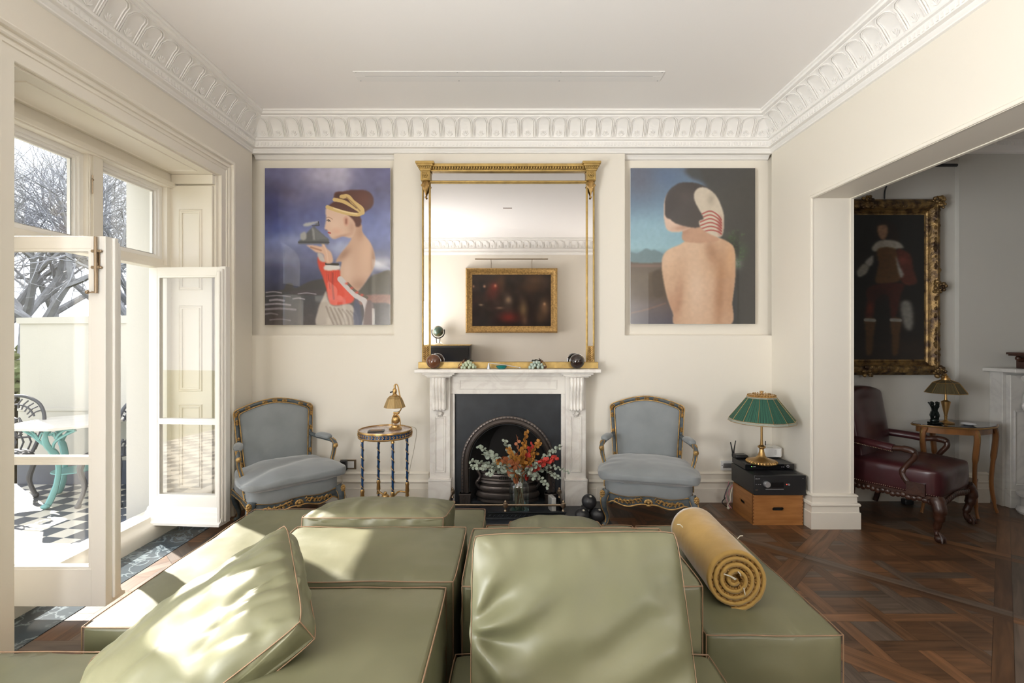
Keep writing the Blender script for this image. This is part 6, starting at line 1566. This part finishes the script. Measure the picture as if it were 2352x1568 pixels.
# turquoise iron table with stone top
t = thing('garden_table', 'turquoise cast iron table with octagonal stone top on the terrace', 'table', (-4.10, 4.60, 0), R(8))
oc = [(.43 * math.cos(PI / 4 * i + .2), .43 * math.sin(PI / 4 * i + .2)) for i in range(8)]
build('stone_top', G().prismz(oc, .70, .725), M['stone'], t, smooth=False, bev=.004)
for k in range(3):
    a = R(-95 + 120 * k); c, s_ = math.cos(a), math.sin(a); q = lambda r_, z, o_=0: (r_ * c - o_ * s_, r_ * s_ + o_ * c, z)
    g = G().tube(crom([q(.27, .69), q(.30, .62), q(.27, .54), q(.20, .46), q(.165, .36), (q(.165, .26)), q(.20, .14), q(.26, .04), q(.29, .02)], 5), [.018] * 5 + [.024] * 8 + [.03] * 7 + [.022] * 10 + [.026] * 11, 8, flat=.8)
    g.ball(q(.295, .022), .034, 8, 6, (1, 1, .7))
    for j in range(-1, 2, 2):
        g.tube(crom([q(.25, .68, j * .22), q(.26, .64, j * .14), q(.27, .58, j * .06), q(.22, .50, 0)], 5), .012, 6)
        g.tube(crom([q(.27, .69, j * .15), q(.28, .65, j * .10), q(.275, .61, j * .07), q(.27, .66, j * .05), q(.27, .64, j * .01)], 5), .009, 6)
    g.tube([q(.26, .685, -.22), q(.27, .69, 0), q(.26, .685, .22)], .012, 6)
    build('leg', g, M['turq'], t)
build('ring_shelf', G().lathe([(.10, .255), (.16, .26), (.16, .27), (.10, .265)], n=20), M['turq'], t)
def garden_chair(loc, rot, label):
    t = thing('garden_chair', label, 'chair', loc, rot, 'dark cast iron garden chairs')
    build('seat', G().lathe([(.05, .43), (.21, .435), (.225, .445), (.21, .455), (.05, .45)], n=24), M['cast'], t)
    g = G(); by = .19
    g.tube(crom([(-.20, .10, .44), (-.235, .16, .62), (-.24, by, .75), (-.19, by + .02, .87), (-.09, by + .03, .935), (0, by + .03, .95), (.09, by + .03, .935), (.19, by + .02, .87), (.24, by, .75), (.235, .16, .62), (.20, .10, .44)], 5), .015, 8)
    g.tube(crom([(-.16, by, .76), (-.10, by + .01, .84), (0, by + .02, .87), (.10, by + .01, .84), (.16, by, .76)], 5), .008, 6)
    for k in range(11):
        a = R(20 + 14 * k); g.tube([(.12 * math.cos(a), by, .70 + .14 * math.sin(a)), (.18 * math.cos(a + .12), by + .015, .73 + .15 * math.sin(a + .12)), (.21 * math.cos(a), by + .02, .75 + .175 * math.sin(a))], .007, 5)
    for k in range(10):
        a = R(36 * k); g.tube([(.015 * math.cos(a), by - .01, .66 + .02 * math.sin(a)), (.075 * math.cos(a), by - .01, .66 + .085 * math.sin(a)), (.09 * math.cos(a + .5), by, .66 + .10 * math.sin(a + .5))], [.006, .016, .006], 6)
    for k in range(7): x = -.18 + k * .06; g.tube([(x, .17, .45), (x + .02, .18, .52), (x - .015, by, .60)], .008, 6)
    g.tube(crom([(-.22, .15, .58), (0, .20, .56), (.22, .15, .58)], 5), .010, 6)
    build('back', g, M['cast'], t)
    for sx in (-1, 1):
        for sy in (-1, 1):
            x, y = sx * .15, sy * .14
            build('leg', G().tube(crom([(x, y, .43), (x * 1.15, y * 1.15, .33), (x, y, .18), (x * 1.2, y * 1.2, .03)], 6), [.026] * 6 + [.022] * 7 + [.018] * 6, 8).ball((x * 1.22, y * 1.22, .02), .026, 8, 6), M['cast'], t)
    return t
garden_chair((-4.62, 4.42, 0), R(12), 'dark cast iron chair with pierced round back, left of the turquoise garden table')
garden_chair((-3.66, 4.52, 0), R(-85), 'dark cast iron chair showing as a narrow strip between the open door leaves')
# bare winter trees
def tree(loc, h, seed, label, spread=.68, depth=6):
    r7 = random.Random(seed); g = G()
    def grow(p, d_, L, r_, lvl):
        n = 4 if lvl < 3 else 3; pts = [p]; q = p.copy(); dd = d_.copy()
        for i in range(n):
            dd = (dd + Vector((r7.uniform(-1, 1), r7.uniform(-1, 1), r7.uniform(-.5, .7))) * (.17 if lvl > 1 else .08)).normalized(); q = q + dd * (L / n); pts.append(q.copy())
        r2_ = r_ * .62; g.tube(pts, [lerp(r_, r2_, i / n) for i in range(n + 1)], 7 if lvl < 2 else (4 if lvl < 4 else 3))
        if lvl >= depth: return
        k = 3 if lvl < 3 else r7.choice((2, 3))
        for j in range(k):
            a = r7.uniform(0, 2 * PI); o_ = dd.orthogonal().normalized(); o_.rotate(Matrix.Rotation(a + j * 2 * PI / k, 3, dd)); nd = (dd * r7.uniform(.5, 1) + o_ * spread * r7.uniform(.7, 1.4) + Vector((0, 0, .12))).normalized()
            st = pts[-1] if j == 0 or lvl == 0 else pts[-1].lerp(pts[-2], r7.uniform(0, .9))
            grow(st, nd, L * r7.uniform(.68, .88), r2_ * r7.uniform(.75, 1), lvl + 1)
    grow(Vector((0, 0, 0)), Vector((0, 0, 1)), h * .22, h * .021, 0)
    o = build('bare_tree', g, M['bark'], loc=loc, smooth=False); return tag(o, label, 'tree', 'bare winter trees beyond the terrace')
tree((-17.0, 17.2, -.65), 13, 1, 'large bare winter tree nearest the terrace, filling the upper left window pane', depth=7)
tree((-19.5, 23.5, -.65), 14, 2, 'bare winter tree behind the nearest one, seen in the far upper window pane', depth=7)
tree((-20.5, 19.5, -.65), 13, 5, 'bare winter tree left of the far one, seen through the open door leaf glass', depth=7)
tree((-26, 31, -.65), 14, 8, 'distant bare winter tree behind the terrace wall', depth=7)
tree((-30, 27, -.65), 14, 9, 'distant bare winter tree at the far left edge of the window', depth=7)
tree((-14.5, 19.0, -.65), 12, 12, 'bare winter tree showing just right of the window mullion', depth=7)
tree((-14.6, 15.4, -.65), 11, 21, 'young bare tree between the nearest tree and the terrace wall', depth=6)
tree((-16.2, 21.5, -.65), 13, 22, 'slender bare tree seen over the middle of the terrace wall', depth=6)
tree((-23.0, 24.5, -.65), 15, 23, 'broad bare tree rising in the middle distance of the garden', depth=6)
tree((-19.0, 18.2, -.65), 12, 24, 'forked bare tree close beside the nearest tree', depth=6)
def bush(name, loc, w_, d_, h_, seed, label):
    r8 = random.Random(seed); g = G()
    for k in range(260):
        a = r8.uniform(0, 2 * PI); q = r8.random() ** .4; x, y = w_ / 2 * q * math.cos(a), d_ / 2 * q * math.sin(a); z = h_ * r8.random() * (1 - .4 * q)
        g.ball((x, y, z + .1), r8.uniform(.12, .3), 6, 4, (1, 1, .7))
    tag(build(name, g, M['hedge'], loc=loc, smooth=False), label, 'shrub')
bush('garden_shrub', (-16, 15.5, -.62), 3.2, 2.2, 1.5, 1, 'green shrub low in the garden left of the terrace wall')
bush('garden_shrub', (-22, 21, -.62), 6, 3, 2.1, 2, 'darker shrub mass further back left of the terrace wall')
